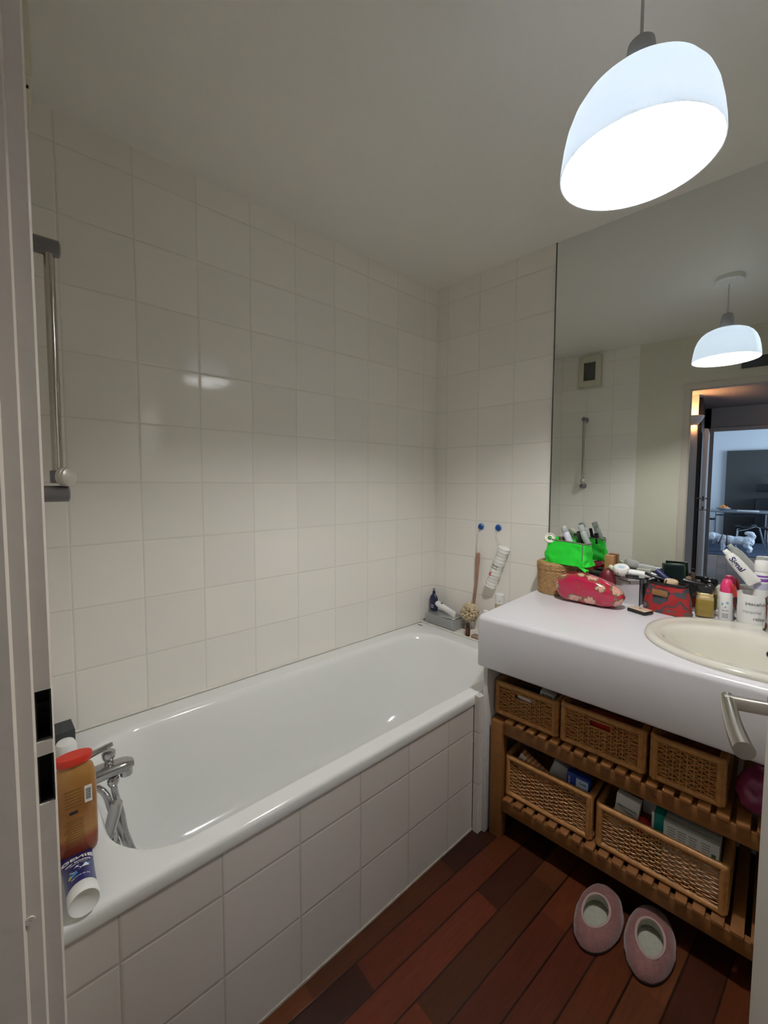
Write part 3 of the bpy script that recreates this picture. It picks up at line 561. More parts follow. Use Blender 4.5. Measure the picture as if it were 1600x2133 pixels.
g=G(); g.sph((0,0,.03),.03,sx=.8,sy=.6,sz=1.0); o=g.obj('red_packet',mat('red_foil',(.42,.01,.02),.25,bump=.6,bscale=60)); put(o,1.192,-.50,.235); tag(o,'red foil packet between white box and teal box','packet')
r=carton('medicine_box',1.205,-.44,.28,(.05,.02,.075),.0,0,-.05,WHITEPL,'small white box with black letters behind the red packet'); text('BEG',.012,INK,r,T(0,-.0105,.055)@FRONT)
TEAL=mat('teal_card',(.005,.26,.22),.4)
r=carton('teal_medicine_box',1.236,-.50,.215,(.026,.05,.132),.0,0,.0,TEAL,'narrow teal box beside the leaflets in the long basket'); text('C',.018,WINK,r,T(0.002,-.0252,.075)@FRONT)
G().box((-.0165,0,.066),(.006,.05,.130)).obj('white_side',WHITEPL,r)
PAP=mat('printed_paper',(.58,.60,.60),.6)
for i in range(3):
    r=carton('leaflet_box',1.314,-.535+.030*i,.205,(.128,.024,.145-.004*i),.0,0,.0,PAP,['white leaflet box with fine grey print, front of the stack beside the teal box','white leaflet box, middle of the stack beside the teal box','white leaflet box, rear of the stack beside the teal box'][i],'box')
    if i==0:
        for cx in (-.045,-.02,.005,.035):
            g=G()
            for k in range(14):
                w_=.016+.005*random.random(); g.box((cx,-.0123,.035+k*.0075),(w_,.0004,.0018))
            g.obj('fine_print',GREYINK,r,smooth=False)['kind']='stuff'
        G().box((.052,-.0124,.105),(.010,.0004,.02)).obj('green_mark',mat('dark_green_print',(.05,.15,.08),.5),r)
r=vthing('black_bottle',.826,-.495,.555); r.rotation_euler=(0,1.35,TH-.1); g=G(); g.cyl((0,0,-.035),(0,0,.035),.022,n=24,bev=.004); g.obj('bottle',BLACK,r); g=G(); g.cyl((0,0,.035),(0,0,.05),.012,n=18,bev=.002); g.obj('cap',BLACK,r); tag(r,'black bottle lying on top of the small left basket','bottle')
r=carton('barcode_box',.885,-.505,.556,(.05,.03,.034),.05,0,.1,WHITEPL,'white box with barcode standing up in the small left basket')
g=G()
for i in range(12): g.box((-.018+i*.0032,-.0152,.017),(.0008+.0012*(i*7%3)/2,.0006,.022))
g.obj('barcode',INK,r,smooth=False)
g=G(); g.cyl((-.035,0,0),(.035,0,0),.009,n=16,bev=.002); o=g.obj('white_tube',WHITEPL); put(o,.82,-.528,.545); o.rotation_euler=(0,.06,TH); tag(o,'white tube showing through the handle slot of the left basket','tube')
g=G(); g.box((0,0,.022),(.12,.05,.044),bev=.01); o=g.obj('red_case',mat('red_case',(.35,.012,.012),.4)); put(o,1.085,-.512,.540); tag(o,'red case showing through the handle slot of middle basket','case')
# pink satin bag at the right
MET=mat('magenta_satin',(.22,.03,.10),.28,bump=.4,bscale=25,noise_amt=.3,noise_scale=14,coat=.3)
r=vthing('magenta_satin_bag',1.475,-.50,ZU); tag(r,'shiny magenta satin bag at the right of the top shelf','bag')
g=G(); g.sph((0,0,.06),.06,sx=1.25,sy=.9,sz=1.0,sub=5)
def wr(c):
    n_=noise.noise(c*22)*.010+noise.noise(c*55)*.004; d=(c-Vector((0,0,.06))); d.normalize(); c=c+d*n_; c.z=max(c.z,.001); return c
g.warp(wr); g.obj('bag_body',MET,r)
g=G(); g.sph((.0,.01,.125),.034,sx=1.1,sy=.8,sz=.9,sub=4); g.warp(wr); g.obj('gathered_top',MET,r)
# ------------------------------------------------------------------ slippers
PINK=mat('pink_fleece',(.22,.10,.095),.95,noise_amt=.25,noise_scale=70,bump=.9,bscale=160,sheen=.4); CRM=mat('cream_fleece',(.44,.44,.37),.95,noise_amt=.15,noise_scale=120,bump=.8,bscale=200)
def slipper(s,t,rz,side):
    r=vthing('slipper',s,t,0,rz); n=56; L=.112
    def outl(a,k,z):
        x=cos(a);y=sin(a); wd=.061+.004*y; return Vector((x*wd*k+side*.006*y,y*L*k,z))
    A=[2*PI*i/n for i in range(n)]
    sole=[[outl(a,.94,0) for a in A],[outl(a,.99,.004) for a in A],[outl(a,.99,.012) for a in A],[outl(a,.96,.016) for a in A]]
    G().loft(sole).obj('sole',mat('dark_sole',(.05,.035,.03),.8),r,angle=60)
    def opening(a,z0,k=1): return Vector(((.034+.006*sin(a))*cos(a)*k+side*.002,-.020+.052*sin(a)*k,z0+.018*max(0,sin(a))))
    rings=[]
    for j in range(11):
        k=j/10; e=sin(k*PI/2)
        ring=[]
        for a in A:
            o_=outl(a,1.0,.012); q=opening(a,.046); x=o_.x+(q.x-o_.x)*(1-cos(k*PI/2)); y=o_.y+(q.y-o_.y)*(1-cos(k*PI/2)); z=.012+(q.z-.012)*e+.006*sin(k*PI)*max(0,sin(a))
            nn=noise.noise(Vector((x*60,y*60,z*60+side)))*.0022
            ring.append(Vector((x+nn,y+nn,z+nn)))
        rings.append(ring)
    G().loft(rings,False,False).obj('upper',PINK,r,angle=80)
    g=G(); g.tube([opening(a,.0465) for a in A],.0036,8,True); g.obj('collar',mat('pale_pink_trim',(.42,.30,.29),.9),r)
    rin=[[opening(a,.044,1-.02*j)+Vector((0,0,-.026*j/2 - .012*j/2*max(0,sin(a)))) for a in A] for j in range(3)]+[[Vector((.038*cos(a),-.012+.085*sin(a),.018)) for a in A]]
    rin=[rin[0],rin[1],[Vector((.048*cos(a),-.005+.084*sin(a),.024)) for a in A],[Vector((.044*cos(a),-.005+.078*sin(a),.019)) for a in A]]
    G().loft(rin,False,True).obj('lining',CRM,r,angle=80)
    return r
r=slipper(1.112,-.645,-.10,-1); tag(r,'pink fleece slipper on the floorboards, the left one by the shelf','slipper','pair of slippers')
r=slipper(1.240,-.618,.10,1); tag(r,'pink fleece slipper on the floorboards, the right one by the shelf','slipper','pair of slippers')
# ------------------------------------------------------------------ door leaf with lever handle
hinge=Vector((1.815,-1.79)); lead=Vector((1.547,-1.098)); dv=lead-hinge; L=dv.length; ang=math.atan2(dv.y,dv.x)
r=empty('door_1',(hinge.x,hinge.y,0),ang); struct(r,'open white bathroom door at the right edge with steel lever','door')
G().box((L/2,-.02,1.012),(L,.04,2.01),bev=.002).obj('door_leaf',DOORP,r)
# hall-side face is +y local side; handle projects from it
hx=L-.052; hz=1.062
g=G(); g.lathe([(.026,0),(.026,.006),(.024,.009),(.010,.009)],T(hx,0,hz)@RX(-PI/2),32); g.obj('rose',mat('dark_rose',(.10,.10,.10),.35,metal=.8),r)
g=G(); pts=[(hx,.002,hz),(hx,.042,hz)]; g.cyl((hx,.002,hz),(hx,.058,hz),.0085,n=28); g.obj('handle_neck',STEEL,r)
g=G(); pts=[]
for k in range(15): u=k/14; pts.append((hx+.012-.125*u,.064-.010*(1-u)**2-.004+.018*0*u,hz+.004*(1-u)-.012*(1-u)**3*0-.002))
pts=[(hx+.010-.118*u,.052+.012*sin(u*PI*.5),hz+.0-.004*u*u) for u in [k/14 for k in range(15)]]
g.tube(pts,[.0076+.0022*k/14 for k in range(15)],28); g.obj('lever',STEEL,r,angle=50)
# ------------------------------------------------------------------ things on the bath ledge
r=empty('silver_carton',(.135,-.062,.535),.03); tag(r,'silver grey carton lying on the ledge behind the bath','box')
SIL=mat('silver_card',(.40,.41,.41),.33,metal=.5,noise_amt=.15,noise_scale=20)
G().box((0,0,.030),(.195,.10,.060),bev=.0015).obj('carton',SIL,r)
g=G()
for k in range(5): g.box((0,-.0503,.012+k*.010),(.17,.0004,.0016))
g.obj('printed_lines',GREYINK,r,smooth=False)
g=G(); g.loft([[Vector((x,y,.0608+.004*sin(x*22))) for x in [-.097+.194*i/10 for i in range(11)]] for y in (-.049,0,.049)],closed=False); solid(g.obj('lid_flap',SIL,r),.001)
o=G().box((0,0,.0012),(.03,.007,.0024),bev=.0008).obj('metal_tweezers',GREYPL); o.location=(.045,-.165,.536); tag(o,'tiny dark strip lying on the far rim of the bath','clip')
r=empty('navy_bottle',(.045,-.052,.5975)); tag(r,'navy blue bottle with hanging loop in the corner on silver carton','bottle')
NAVY=mat('navy_plastic',(.012,.015,.06),.3)
g=G(); g.lathe([(.024,0),(.027,.004),(.0275,.02),(.0275,.065),(.024,.080),(.013,.092),(.010,.098)],None,28,ex=1,ey=.6); g.obj('bottle',NAVY,r)
g=G(); g.cyl((0,0,.096),(0,0,.112),.009,n=16,bev=.002); g.tube([(0,0,.110),(-.006,0,.118),(-.004,0,.126),(.004,0,.126),(.006,0,.118)],.0022,6,True); g.obj('cap',NAVY,r)
text('sanex',.010,WINK,r,T(.003,-.0170,.034)@FRONT); G().box((.003,-.0168,.022),(.016,.0006,.004)).obj('label_stripe',WINK,r)
r=empty('white_cream_tube',(.150,-.045,.610)); r.rotation_euler=(0,PI/2+.16,-.12); tag(r,'white cream tube lying on top of the silver carton','tube')
def squeeze(L,r0,m,cap,parent,n=28,caplen=.02,capr=None,rot=0):
    rings=[]
    for i in range(13):
        k=i/12; rx=r0*(1+.28*k**1.5); ry=r0*(1-k**1.6)+.0012
        rings.append([Vector((rx*cos(a),ry*sin(a),L*k)) for a in [2*PI*j/n for j in range(n)]])
    G().loft(rings).obj('tube_body',m,parent,angle=60)
    cr_=capr or r0*.95
    g=G(); g.lathe([(cr_*.85,-caplen),(cr_*.97,-caplen+.002),(cr_,-.001),(cr_,0.0005)],None,n); g.obj('cap',cap,parent)
squeeze(.135,.0165,WHITEPL,WHITEPL,r); r.rotation_euler=(0,PI/2+.20,-.15+PI*0)
r.location=(.085,-.052,.640)
G().box((-.0168,0,.02),(.0006,.012,.012)).obj('label',INK,r); G().box((-.0158,0,.06),(.0006,.010,.05)).obj('print',GREYINK,r)
r=empty('amber_vial',(.318,-.095,.535)); tag(r,'small amber bottle with dark cap standing on the ledge','bottle')
g=G(); g.lathe([(.0115,0),(.0125,.002),(.0125,.040),(.008,.047)],None,20); g.obj('bottle',mat('amber_glass',(.09,.028,.012),.15),r); g=G(); g.cyl((0,0,.046),(0,0,.066),.0092,n=18,bev=.001); g.obj('cap',mat('dark_brown_cap',(.03,.015,.012),.4),r)
r=empty('beige_bottle',(.475,-.050,.535)); tag(r,'beige bottle with tall white cap half hidden behind the counter','bottle')
g=G(); g.lathe([(.021,0),(.023,.004),(.023,.19),(.021,.198)],None,24); g.obj('bottle',mat('beige_plastic',(.48,.37,.25),.4),r); g=G(); g.cyl((0,0,.197),(0,0,.248),.022,n=24,bev=.003); g.obj('cap',WHITEPL,r); G().box((.012,-.0205,.215),(.004,.0006,.004)).obj('mark',INK,r)
r=empty('small_white_capped_bottle',(.392,-.045,.535)); tag(r,'small bottle with white screw cap beside the net sponge','bottle')
g=G(); g.lathe([(.012,0),(.013,.002),(.013,.11),(.009,.118)],None,20); g.obj('bottle',mat('brown_plastic',(.16,.10,.07),.4),r); g=G(); g.cyl((0,0,.118),(0,0,.142),.0125,n=20,bev=.002); g.obj('cap',WHITEPL,r)
o=G().box((0,0,.009),(.05,.035,.018),bev=.005).obj('soap_bar',mat('brown_soap',(.30,.20,.15),.5)); o.location=(.37,-.09,.535); tag(o,'small brown soap bar on the ledge under the net sponge','soap')
# hooks with brush and cotton pads
BLUEH=mat('blue_suction_hook',(.012,.065,.30),.35)
def hook(s,z,name,label,notch):
    r=vthing(name,s,0,z); tag(r,label,'hook','blue suction hooks on tiled wall')
    g=G(); g.lathe([(.019,0),(.0188,-.0 if False else .001),(.012,.006),(.005,.010),(.001,.011)],RX(PI/2),28); g.obj('suction_cup',mat('clear_blue_cup',(.25,.42,.60),.25),r)
    g=G(); pts=[]
    n=28
    prof=[]
    for i in range(n):
        a=2*PI*i/n; rr=.0150
        if notch and abs(a-PI*.38)<.32: rr=.0085
        prof.append((rr*cos(a),rr*sin(a)))
    g.loft([[Vector((x*k,y_,z_*k)) for x,z_ in prof] for y_,k in ((-.004,1),(-.009,1),(-.012,.8))]); g.obj('disc',BLUEH,r)
    g=G(); g.tube([(0,-.010,-.010),(0,-.014,-.020),(0,-.020,-.026),(0,-.024,-.022)],.0018,6); g.obj('wire_hook',CHROME,r)
    return r
hook(.308,1.098,'suction_hook','blue suction hook, notched, holding the back brush string',True); hook(.409,1.100,'suction_hook','blue suction hook on the right holding cotton pads',False)
r=vthing('back_brush',.300,-.022,.66); tag(r,'wooden-handled back brush with net sponge hanging by string','bath brush')
g=G(); P=[(-.018,0,-.0),(-.012,0,.06),(-.004,0,.13),(.0,0,.20),(.004,0,.26),(.004,0,.295),(.003,0,.302)]; g.tube(P,[.006,.0085,.0085,.0105,.0125,.0115,.005],14,flat=.5,up=(0,1,0)); g.obj('handle',mat('brush_wood',(.34,.19,.13),.5,noise_amt=.15),r)
g=G(); g.tube([(.002,-.004,.285),(.001,-.003,.34),(.006,-.002,.40),(.008,-.002,.418),(.011,-.002,.40),(.008,-.003,.34),(.004,-.004,.285)],.0012,6); g.obj('string',WHITEPL,r)
NET=mat('beige_net',(.66,.55,.38),.8,noise_amt=.2)
g=G(); random.seed(5)
for i in range(46):
    a=random.random()*2*PI; e=math.acos(random.uniform(-1,1)); d=Vector((sin(e)*cos(a),sin(e)*sin(a)*.62,cos(e)*.95)); q=d.orthogonal().normalized(); c=Vector((-.022,-.036,-.022))
    w_=.012+.006*random.random(); ax=d.cross(q)
    rim_=[c+d*.050+(q*cos(t)+ax*sin(t))*w_*(1+.25*sin(5*t+i))+d*.005*sin(7*t+i) for t in [2*PI*k/28 for k in range(28)]]
    mid=[c+d*.022+(q*cos(t)+ax*sin(t))*w_*.6 for t in [2*PI*k/28 for k in range(28)]]
    mid2=[c+d*.006+(q*cos(t)+ax*sin(t))*.002 for t in [2*PI*k/28 for k in range(28)]]
    g.loft([mid2,mid,rim_],False,False)
o=g.obj('net_sponge',NET,r,angle=180,merge=False); solid(o,.0008)
r=vthing('cotton_pad_bag',.409,-.030,1.065); tag(r,'white sleeve of cotton pads hanging from the right blue hook','cotton pads')
ang_=math.atan2(.463-.383,.225); 
ctop=Vector((.052,0,-.055)); cbot=Vector((-.026,0,-.275))
g=G(); d=(cbot-ctop); Ld=d.length; Mq=Matrix.Translation(ctop)@d.to_track_quat('Z','Y').to_matrix().to_4x4()
pr=[(.012,0),(.022,.004)]
for i in range(1,60): z=.004+(Ld-.008)*i/60; pr.append((.0285+.0010*sin(i*1.3)+.0016*sin(i*.35),z))
pr+=[(.022,Ld-.003),(.012,Ld)]
g.lathe(pr,Mq,28); g.obj('pad_stack',mat('cotton_white',(.80,.79,.76),.7,bump=.5,bscale=120),r)
g=G(); g.tube([ctop+Vector((0,0,.0)),Vector((.02,0,-.01)),Vector((.002,0,.025))],.0012,6); g.obj('string',WHITEPL,r)
Mt=Matrix.Translation(ctop.lerp(cbot,.45)+Vector((-.004,-.0283,0)))@RY(math.atan2(.052+.026,.22)*1)@FRONT
text('cotons',.014,INK,r,Matrix.Translation(ctop.lerp(cbot,.46)+Vector((-.002,-.0288,.004)))@RY(.34)@FRONT); text('à démaquiller',.0075,INK,r,Matrix.Translation(ctop.lerp(cbot,.52)+Vector((-.004,-.0288,.004)))@RY(.34)@FRONT)
g=G(); g.lathe([(.011,0),(.011,.0008)],Matrix.Translation(ctop.lerp(cbot,.66)+Vector((-.008,-.0282,.002)))@RX(PI/2),6); g.obj('red_logo',mat('red_logo',(.55,.05,.05),.5),r)
G().box(ctop.lerp(cbot,.90)+Vector((0,-.0280,0)),(.012,.0008,.004)).obj('mark',GREYINK,r)
# ------------------------------------------------------------------ things at the tap end of the bath
r=empty('orange_shampoo_bottle',(.535,-1.758,.5355),-.02); tag(r,'amber orange shower gel bottle with red flat cap on the rim','bottle')
AMB=mat('amber_gel_plastic',(.42,.17,.025),.22,noise_amt=.35,noise_scale=18,coat=.3)
nt,b=nodes(AMB); tc=nt.nodes.new('ShaderNodeTexCoord'); sp=nt.nodes.new('ShaderNodeSeparateXYZ'); nt.links.new(tc.outputs['Object'],sp.inputs[0])
cr=nt.nodes.new('ShaderNodeValToRGB'); E_=cr.color_ramp.elements; E_[0].position=0; E_[0].color=(.13,.03,.012,1); E_[1].position=.20; E_[1].color=(.24,.045,.015,1)
for p_,c_ in ((.27,(.36,.17,.04)),(.55,(.26,.105,.022)),(.95,(.34,.17,.045))): e=E_.new(p_); e.color=(*c_,1)
ns=nt.nodes.new('ShaderNodeTexNoise'); ns.inputs['Scale'].default_value=25; nt.links.new(tc.outputs['Object'],ns.inputs['Vector'])
nt.links.new(math_(nt,'ADD',math_(nt,'MULTIPLY',sp.outputs[2],5.2),math_(nt,'MULTIPLY',math_(nt,'SUBTRACT',ns.outputs[0],.5),.12)),cr.inputs[0]); nt.links.new(cr.outputs[0],b.inputs['Base Color'])
rings=[]
for k,z in [(.80,0),(.93,.004),(.98,.012),(1,.03),(1,.09),(1,.15),(.97,.172),(.88,.188),(.66,.200),(.60,.203)]:
    rings.append([Vector((.020*k*math.copysign(abs(cos(a))**.8,cos(a)),.0385*k*math.copysign(abs(sin(a))**.8,sin(a)),z)) for a in [2*PI*j/36 for j in range(36)]])
G().loft(rings).obj('bottle_body',AMB,r,angle=60)
rings=[[Vector((.019*k*cos(a),.0335*k*sin(a),z)) for a in [2*PI*j/36 for j in range(36)]] for k,z in [(.75,.202),(.98,.204),(1,.210),(1,.216),(.94,.219)]]
G().loft(rings).obj('cap',mat('red_cap',(.55,.035,.02),.35),r)
MX=Matrix.Rotation(PI/2,4,'Z')@FRONT
g=G(); g.box((.0192,.022,.135),(.0006,.013,.036)); g.obj('barcode_label',WHITEPL,r); g=G()
for k in range(9): g.box((.0197,.022,.124+k*.0028),(.0004,.009,.0010+.0006*(k%2)))
g.obj('barcode',INK,r,smooth=False)
OL=mat('olive_print',(.16,.09,.015),.5)
g=G()
for k in range(11): g.box((.0201,-.004+.001*(k%3),.032+k*.0055),(.0004,.034-.004*(k%3),.0014))
for k in range(6): g.box((.0201,-.004,.118+k*.007),(.0004,.028,.0018))
g.obj('fine_print',OL,r,smooth=False); G().box((.0203,-.004,.105),(.0004,.014,.006),bev=.0001).obj('logo_bar',INK,r)
r=empty('blue_gel_tube',(.706,-1.762,.562)); r.rotation_euler=(0,-PI/2-.05,0); tag(r,'dark blue gel tube lying on the rim with round white cap','tube')
BG=mat('dark_blue_tube',(.014,.018,.13),.3)
rings=[]; n=36; LT=.135
for i in range(15):
    k=i/14; ry=.0235*(1+.25*k**1.4); rx=.0235*(1-k**1.7)+.001
    rings.append([Vector((rx*cos(a)-.012*k,ry*sin(a),.028+LT*k)) for a in [2*PI*j/n for j in range(n)]])
G().loft(rings).obj('tube_body',BG,r,angle=60)
g=G(); g.lathe([(.001,.006),(.017,.005),(.0215,.0005),(.0235,0),(.0250,.003),(.0245,.028),(.023,.030)],None,40); g.obj('cap',WHITEPL,r,angle=50)
def tw(x0,k0): # text running across the tube (local y), stacked along local z, lifted off the upper side (+x)
    return None
def onTube(zc,dx): 
    kk=(zc-.028)/LT; return .0235*(1-kk**1.7)+.001-.012*kk+dx
def tubetext(body,size,m,zc,bold=0,yc=0):
    def wf(v):
        y=v.x+yc; z=zc-v.y; kk=max(0,min(1,(z-.028)/LT)); ry=.0235*(1+.25*kk**1.4); rx=.0235*(1-kk**1.7)+.001
        q=max(0,1-(y/ry)**2)**.5; return Vector((rx*q-.012*kk+.0006+v.z,y,z))
    cu=text(body,size,m,r,Matrix(),.0002,warp=wf,bold=bold); return cu
tubetext('GENIE',.019,WINK,.128,.0006); tubetext('GEL EXPRESS',.0072,WINK,.108,.0002); tubetext('LESSIVE MAIN',.0050,WINK,.099); tubetext('Efficacité dès 20°',.0044,WINK,.047)
def tubeblob(pts,m,nm):
    g=G(); P=[]
    for y,z in pts:
        kk=max(0,(z-.028)/LT); ry=.0235*(1+.25*kk**1.4); rx=.0235*(1-kk**1.7)+.001; P.append(Vector((rx*max(0,1-(y/ry)**2)**.5-.012*kk+.0004,y,z)))
    g.poly(P,.0005,(1,0,0)); g.obj(nm,m,r,smooth=False)
tubeblob([(.012,.090),(-.004,.088),(-.016,.074),(-.010,.066),(.004,.074),(.016,.078)],WINK,'shirt_picture')
tubeblob([(-.018,.066),(-.006,.070),(-.004,.058),(-.014,.054)],mat('cyan_print',(.05,.30,.55),.4),'splash_picture'); tubeblob([(.006,.092),(.018,.090),(.018,.082),(.008,.084)],MATS['cyan_print'],'splash_picture')
tubeblob([(-.019,.060),(-.015,.064),(-.013,.057),(-.017,.053)],mat('yellow_print',(.6,.5,.08),.4),'star_picture')
tubeblob([(-.026,.1205),(.026,.1205),(.026,.1185),(-.026,.1185)],mat('magenta_print',(.45,.04,.2),.4),'stripe')
r=empty('dark_grey_carton',(.085,-1.752,.5355),.05); tag(r,'dark grey box standing in the corner behind the bath taps','box')
G().box((0,0,.035),(.075,.055,.07),bev=.002).obj('carton',mat('charcoal_card',(.035,.042,.045),.5),r)
r=empty('white_oval_bottle',(.215,-1.752,.5355)); tag(r,'white rounded bottle behind the red cap of shower gel','bottle')
g=G(); g.lathe([(.020,0),(.027,.004),(.028,.02),(.028,.075),(.022,.088),(.008,.094)],None,28,ex=1.1,ey=.9); g.obj('bottle',WHITEPL,r)
r=empty('beige_sponge_block',(.30,-1.795,.5355)); g=G(); g.box((0,0,.07),(.05,.022,.14),bev=.006); g.obj('block',mat('beige_sponge',(.52,.45,.36),.8),r); tag(r,'beige pumice block leaning on the end wall by the taps','sponge')
# ------------------------------------------------------------------ things on the counter
# round seagrass basket with lid
r=vthing('round_seagrass_basket',.745,-.088,CT); tag(r,'round lidded seagrass basket at the left end of the counter','basket')
def coil(z,rr,k,th=.0044,n=120,amp=.0016):
    return [Vector(((rr+amp*sin(a*26+PI*k))*cos(a),(rr+amp*sin(a*26+PI*k))*sin(a),z+.0007*sin(a*13+k))) for a in [2*PI*i/n for i in range(n)]]
g=G(); k=0; z=.005
while z<.108: g.tube(coil(z,.0725+.004*z/.108,k),.0045,6,True); z+=.0066; k+=1
g.lathe([(.070,.001),(.072,.108)],None,40); g.obj('body',WICK2,r,angle=70,merge=False)
g=G()
for k in range(4): g.tube(coil(.112+k*.0066,.0790,k),.0045,6,True)
for k in range(11): g.tube(coil(.136+.0015*sin(k),.074-k*.0067,k,amp=.001),.0042,6,True)
g.lathe([(.076,.110),(.076,.134)],None,40); g.obj('lid',WICK2,r,angle=70,merge=False)
# green fabric pouch
r=vthing('green_fabric_pouch',.800,-.102,CT+.139,-.16); tag(r,'bright green open fabric pouch on top of the seagrass basket','pouch')
GRN=mat('neon_green_fabric',(.012,.60,.03),.5,noise_amt=.12,noise_scale=30,bump=.6,bscale=60)
n=72; rings=[]
for j in range(15):
    k=j/14; ring=[]
    for i in range(n):
        a=2*PI*i/n; hw=.086+.014*(1-k)**2; hd=.045+.010*(1-k)**2
        x=hw*math.copysign(abs(cos(a))**.38,cos(a)); y=hd*math.copysign(abs(sin(a))**.45,sin(a)); z=.002+.098*k
        if k<.15: z+=.0
        v=Vector((x,y,z)); w_=noise.noise(Vector((x*30,y*30,z*40)))*.011*(1.25-k)+noise.noise(Vector((x*80,y*80,z*70)))*.004; v+=Vector((cos(a),sin(a),.3)).normalized()*w_
        v.z=max(v.z,.001) if not (x>.07 and k<.1) else v.z
        v.z+=.006*cos(a)*(-1)*k
        ring.append(v)
    rings.append(ring)
rings=[[Vector((v.x*.9,v.y*.9,.002)) for v in rings[0]]]+rings
o=G().loft(rings,True,False).obj('fabric_body',GRN,r,angle=80); solid(o,.0025,-1)
g=G(); g.tube([v+Vector((0,0,.001)) for v in rings[-1]],.0028,6,True); g.obj('grey_binding',mat('grey_binding',(.16,.17,.13),.7),r)
g=G(); g.loft([[Vector((.06+.045*k,-.055-.008*k+.03*i/6,.006-.018*k+.004*sin(i*1.7+k*3))) for i in range(7)] for k in [j/6 for j in range(7)]],closed=False); solid(g.obj('hanging_corner',GRN,r),.003)
g=G(); g.tube([(.0905,-.04+.08*i/8,.002+.0) if False else (.083,-.046,.004+.09*i/8) for i in range(9)],.0022,6); g.obj('seam',MATS['grey_binding'],r)
zt=CT+.139
r=vthing('adhesive_tape_roll',.728,-.135,zt+.107); r.rotation_euler=(1.25,0,TH+.5); tag(r,'white roll of tape sitting in the green pouch','tape roll')
pr=[(.009,-.008),(.0215,-.008),(.0225,-.006),(.0225,.006),(.0215,.008),(.0185,.008),(.018,.003),(.009,.003)]
rg=[[Vector((q*cos(2*PI*i/36),q*sin(2*PI*i/36),z)) for i in range(36)] for q,z in pr]; rg.append(rg[0]); G().loft(rg,False,False).obj('ring',OFFW,r,angle=50)
def tiltcyl(name,s,t,z,dx,dy,dz,parts,label,cat):
    r=vthing(name,s,t,z); q=Vector((dx,dy,dz)).to_track_quat('Z','Y').to_matrix(); r.rotation_euler=(Matrix.Rotation(TH,3,'Z')@q).to_euler()
    for nm,pr,m in parts: G().lathe(pr,None,24).obj(nm,m,r)
    tag(r,label,cat); return r
CLR=mat('frosted_clear_plastic',(.55,.60,.58),.25,trans=.35); LIL=mat('white_lilac_plastic',(.62,.60,.72),.35)
r=tiltcyl('travel_bottle',.815,-.115,zt+.075,-.42,0,1,[('bottle',[(.013,0),(.014,.002),(.014,.062),(.010,.068)],LIL),('cap',[(.0125,.068),(.0135,.070),(.0125,.092),(.011,.094)],CLR)],'clear-capped travel bottle with lilac print in the green pouch','bottle')
g=G()
for k in range(4): g.box((-.002,-.0141,.038+k*.006),(.012,.0005,.0018))
g.obj('blue_print',mat('blue_print',(.04,.05,.25),.5),r,smooth=False)
tiltcyl('travel_bottle',.878,-.095,zt+.080,-.40,0,1,[('bottle',[(.012,0),(.013,.002),(.013,.066),(.009,.072)],CLR),('cap',[(.012,.072),(.013,.074),(.012,.096),(.010,.098)],CLR),('dark_content',[(.009,.006),(.0105,.01),(.0105,.045),(.004,.05)],BLACK)],'clear travel bottle with dark contents, rightmost in the green pouch','bottle')
tiltcyl('black_cosmetic_stick',.845,-.085,zt+.080,-.25,0,1,[('stick',[(.006,0),(.007,.001),(.007,.060),(.005,.064)],BLACK)],'thin black cosmetic stick between the two clear bottles','cosmetic stick')
tiltcyl('black_cosmetic_stick',.862,-.075,zt+.075,-.1,0,1,[('stick',[(.008,0),(.009,.001),(.009,.045),(.007,.048)],BLACK)],'short black cosmetic stick behind the thin black one','cosmetic stick')
tiltcyl('brown_jar',.770,-.095,zt+.085,-.1,0,1,[('jar',[(.013,0),(.015,.002),(.015,.026),(.013,.028)],mat('brown_jar',(.14,.09,.075),.4))],'small brown jar behind the roll of tape','jar')
o=G().box((0,0,.007),(.055,.05,.014),bev=.003).obj('black_case',BLACK); put(o,.905,-.06,.955); o.rotation_euler=(0,0,TH); tag(o,'slim black case just under the right corner of green pouch','case')
o.location=VW(.905,-.052,.941)
o=G().box((0,0,.046),(.030,.030,.092),bev=.002).obj('grey_box',mat('grey_carton',(.22,.22,.21),.5)); put(o,.893,-.052,CT+.001); tag(o,'grey carton holding up the slim black case','box')
o=G().box((0,0,.0925),(.036,.028,.185),bev=.002).obj('wooden_block_box',wood('light_wood_box',(.30,.14,.05),(.42,.21,.09))); put(o,.945,-.032,CT); tag(o,'small upright wooden box in front of the mirror behind pouch','box')
# burgundy dome added in place of the floral pouch's dark mirror reflection
g=G(); g.sph((0,0,.068),.068,sx=.50,sy=.36,sz=1.0,sub=4); o=g.obj('pouch_reflection_dome',mat('burgundy_reflection',(.13,.012,.022),.35)); put(o,.949,-.080,CT); tag(o,'burgundy dome added for the dark reflection of the floral pouch','pouch')
# floral pouch
r=vthing('floral_cosmetic_pouch',.913,-.180,CT,.05); tag(r,'shiny crimson cosmetic pouch with cream roses','cosmetic pouch')
FL=bpy.data.materials.new('crimson_rose_print'); FL.use_nodes=True; nt,b=nodes(FL)
tc=nt.nodes.new('ShaderNodeTexCoord'); vo=nt.nodes.new('ShaderNodeTexVoronoi'); vo.inputs['Scale'].default_value=20; nt.links.new(tc.outputs['Object'],vo.inputs['Vector'])
ns=nt.nodes.new('ShaderNodeTexNoise'); ns.inputs['Scale'].default_value=110; nt.links.new(tc.outputs['Object'],ns.inputs['Vector'])
d=math_(nt,'ADD',vo.outputs['Distance'],math_(nt,'MULTIPLY',math_(nt,'SUBTRACT',ns.outputs[0],.5),.5))
cr=nt.nodes.new('ShaderNodeValToRGB'); E_=cr.color_ramp.elements; E_[0].position=.0; E_[0].color=(.62,.10,.10,1); E_[1].position=1; E_[1].color=(.42,.012,.055,1)
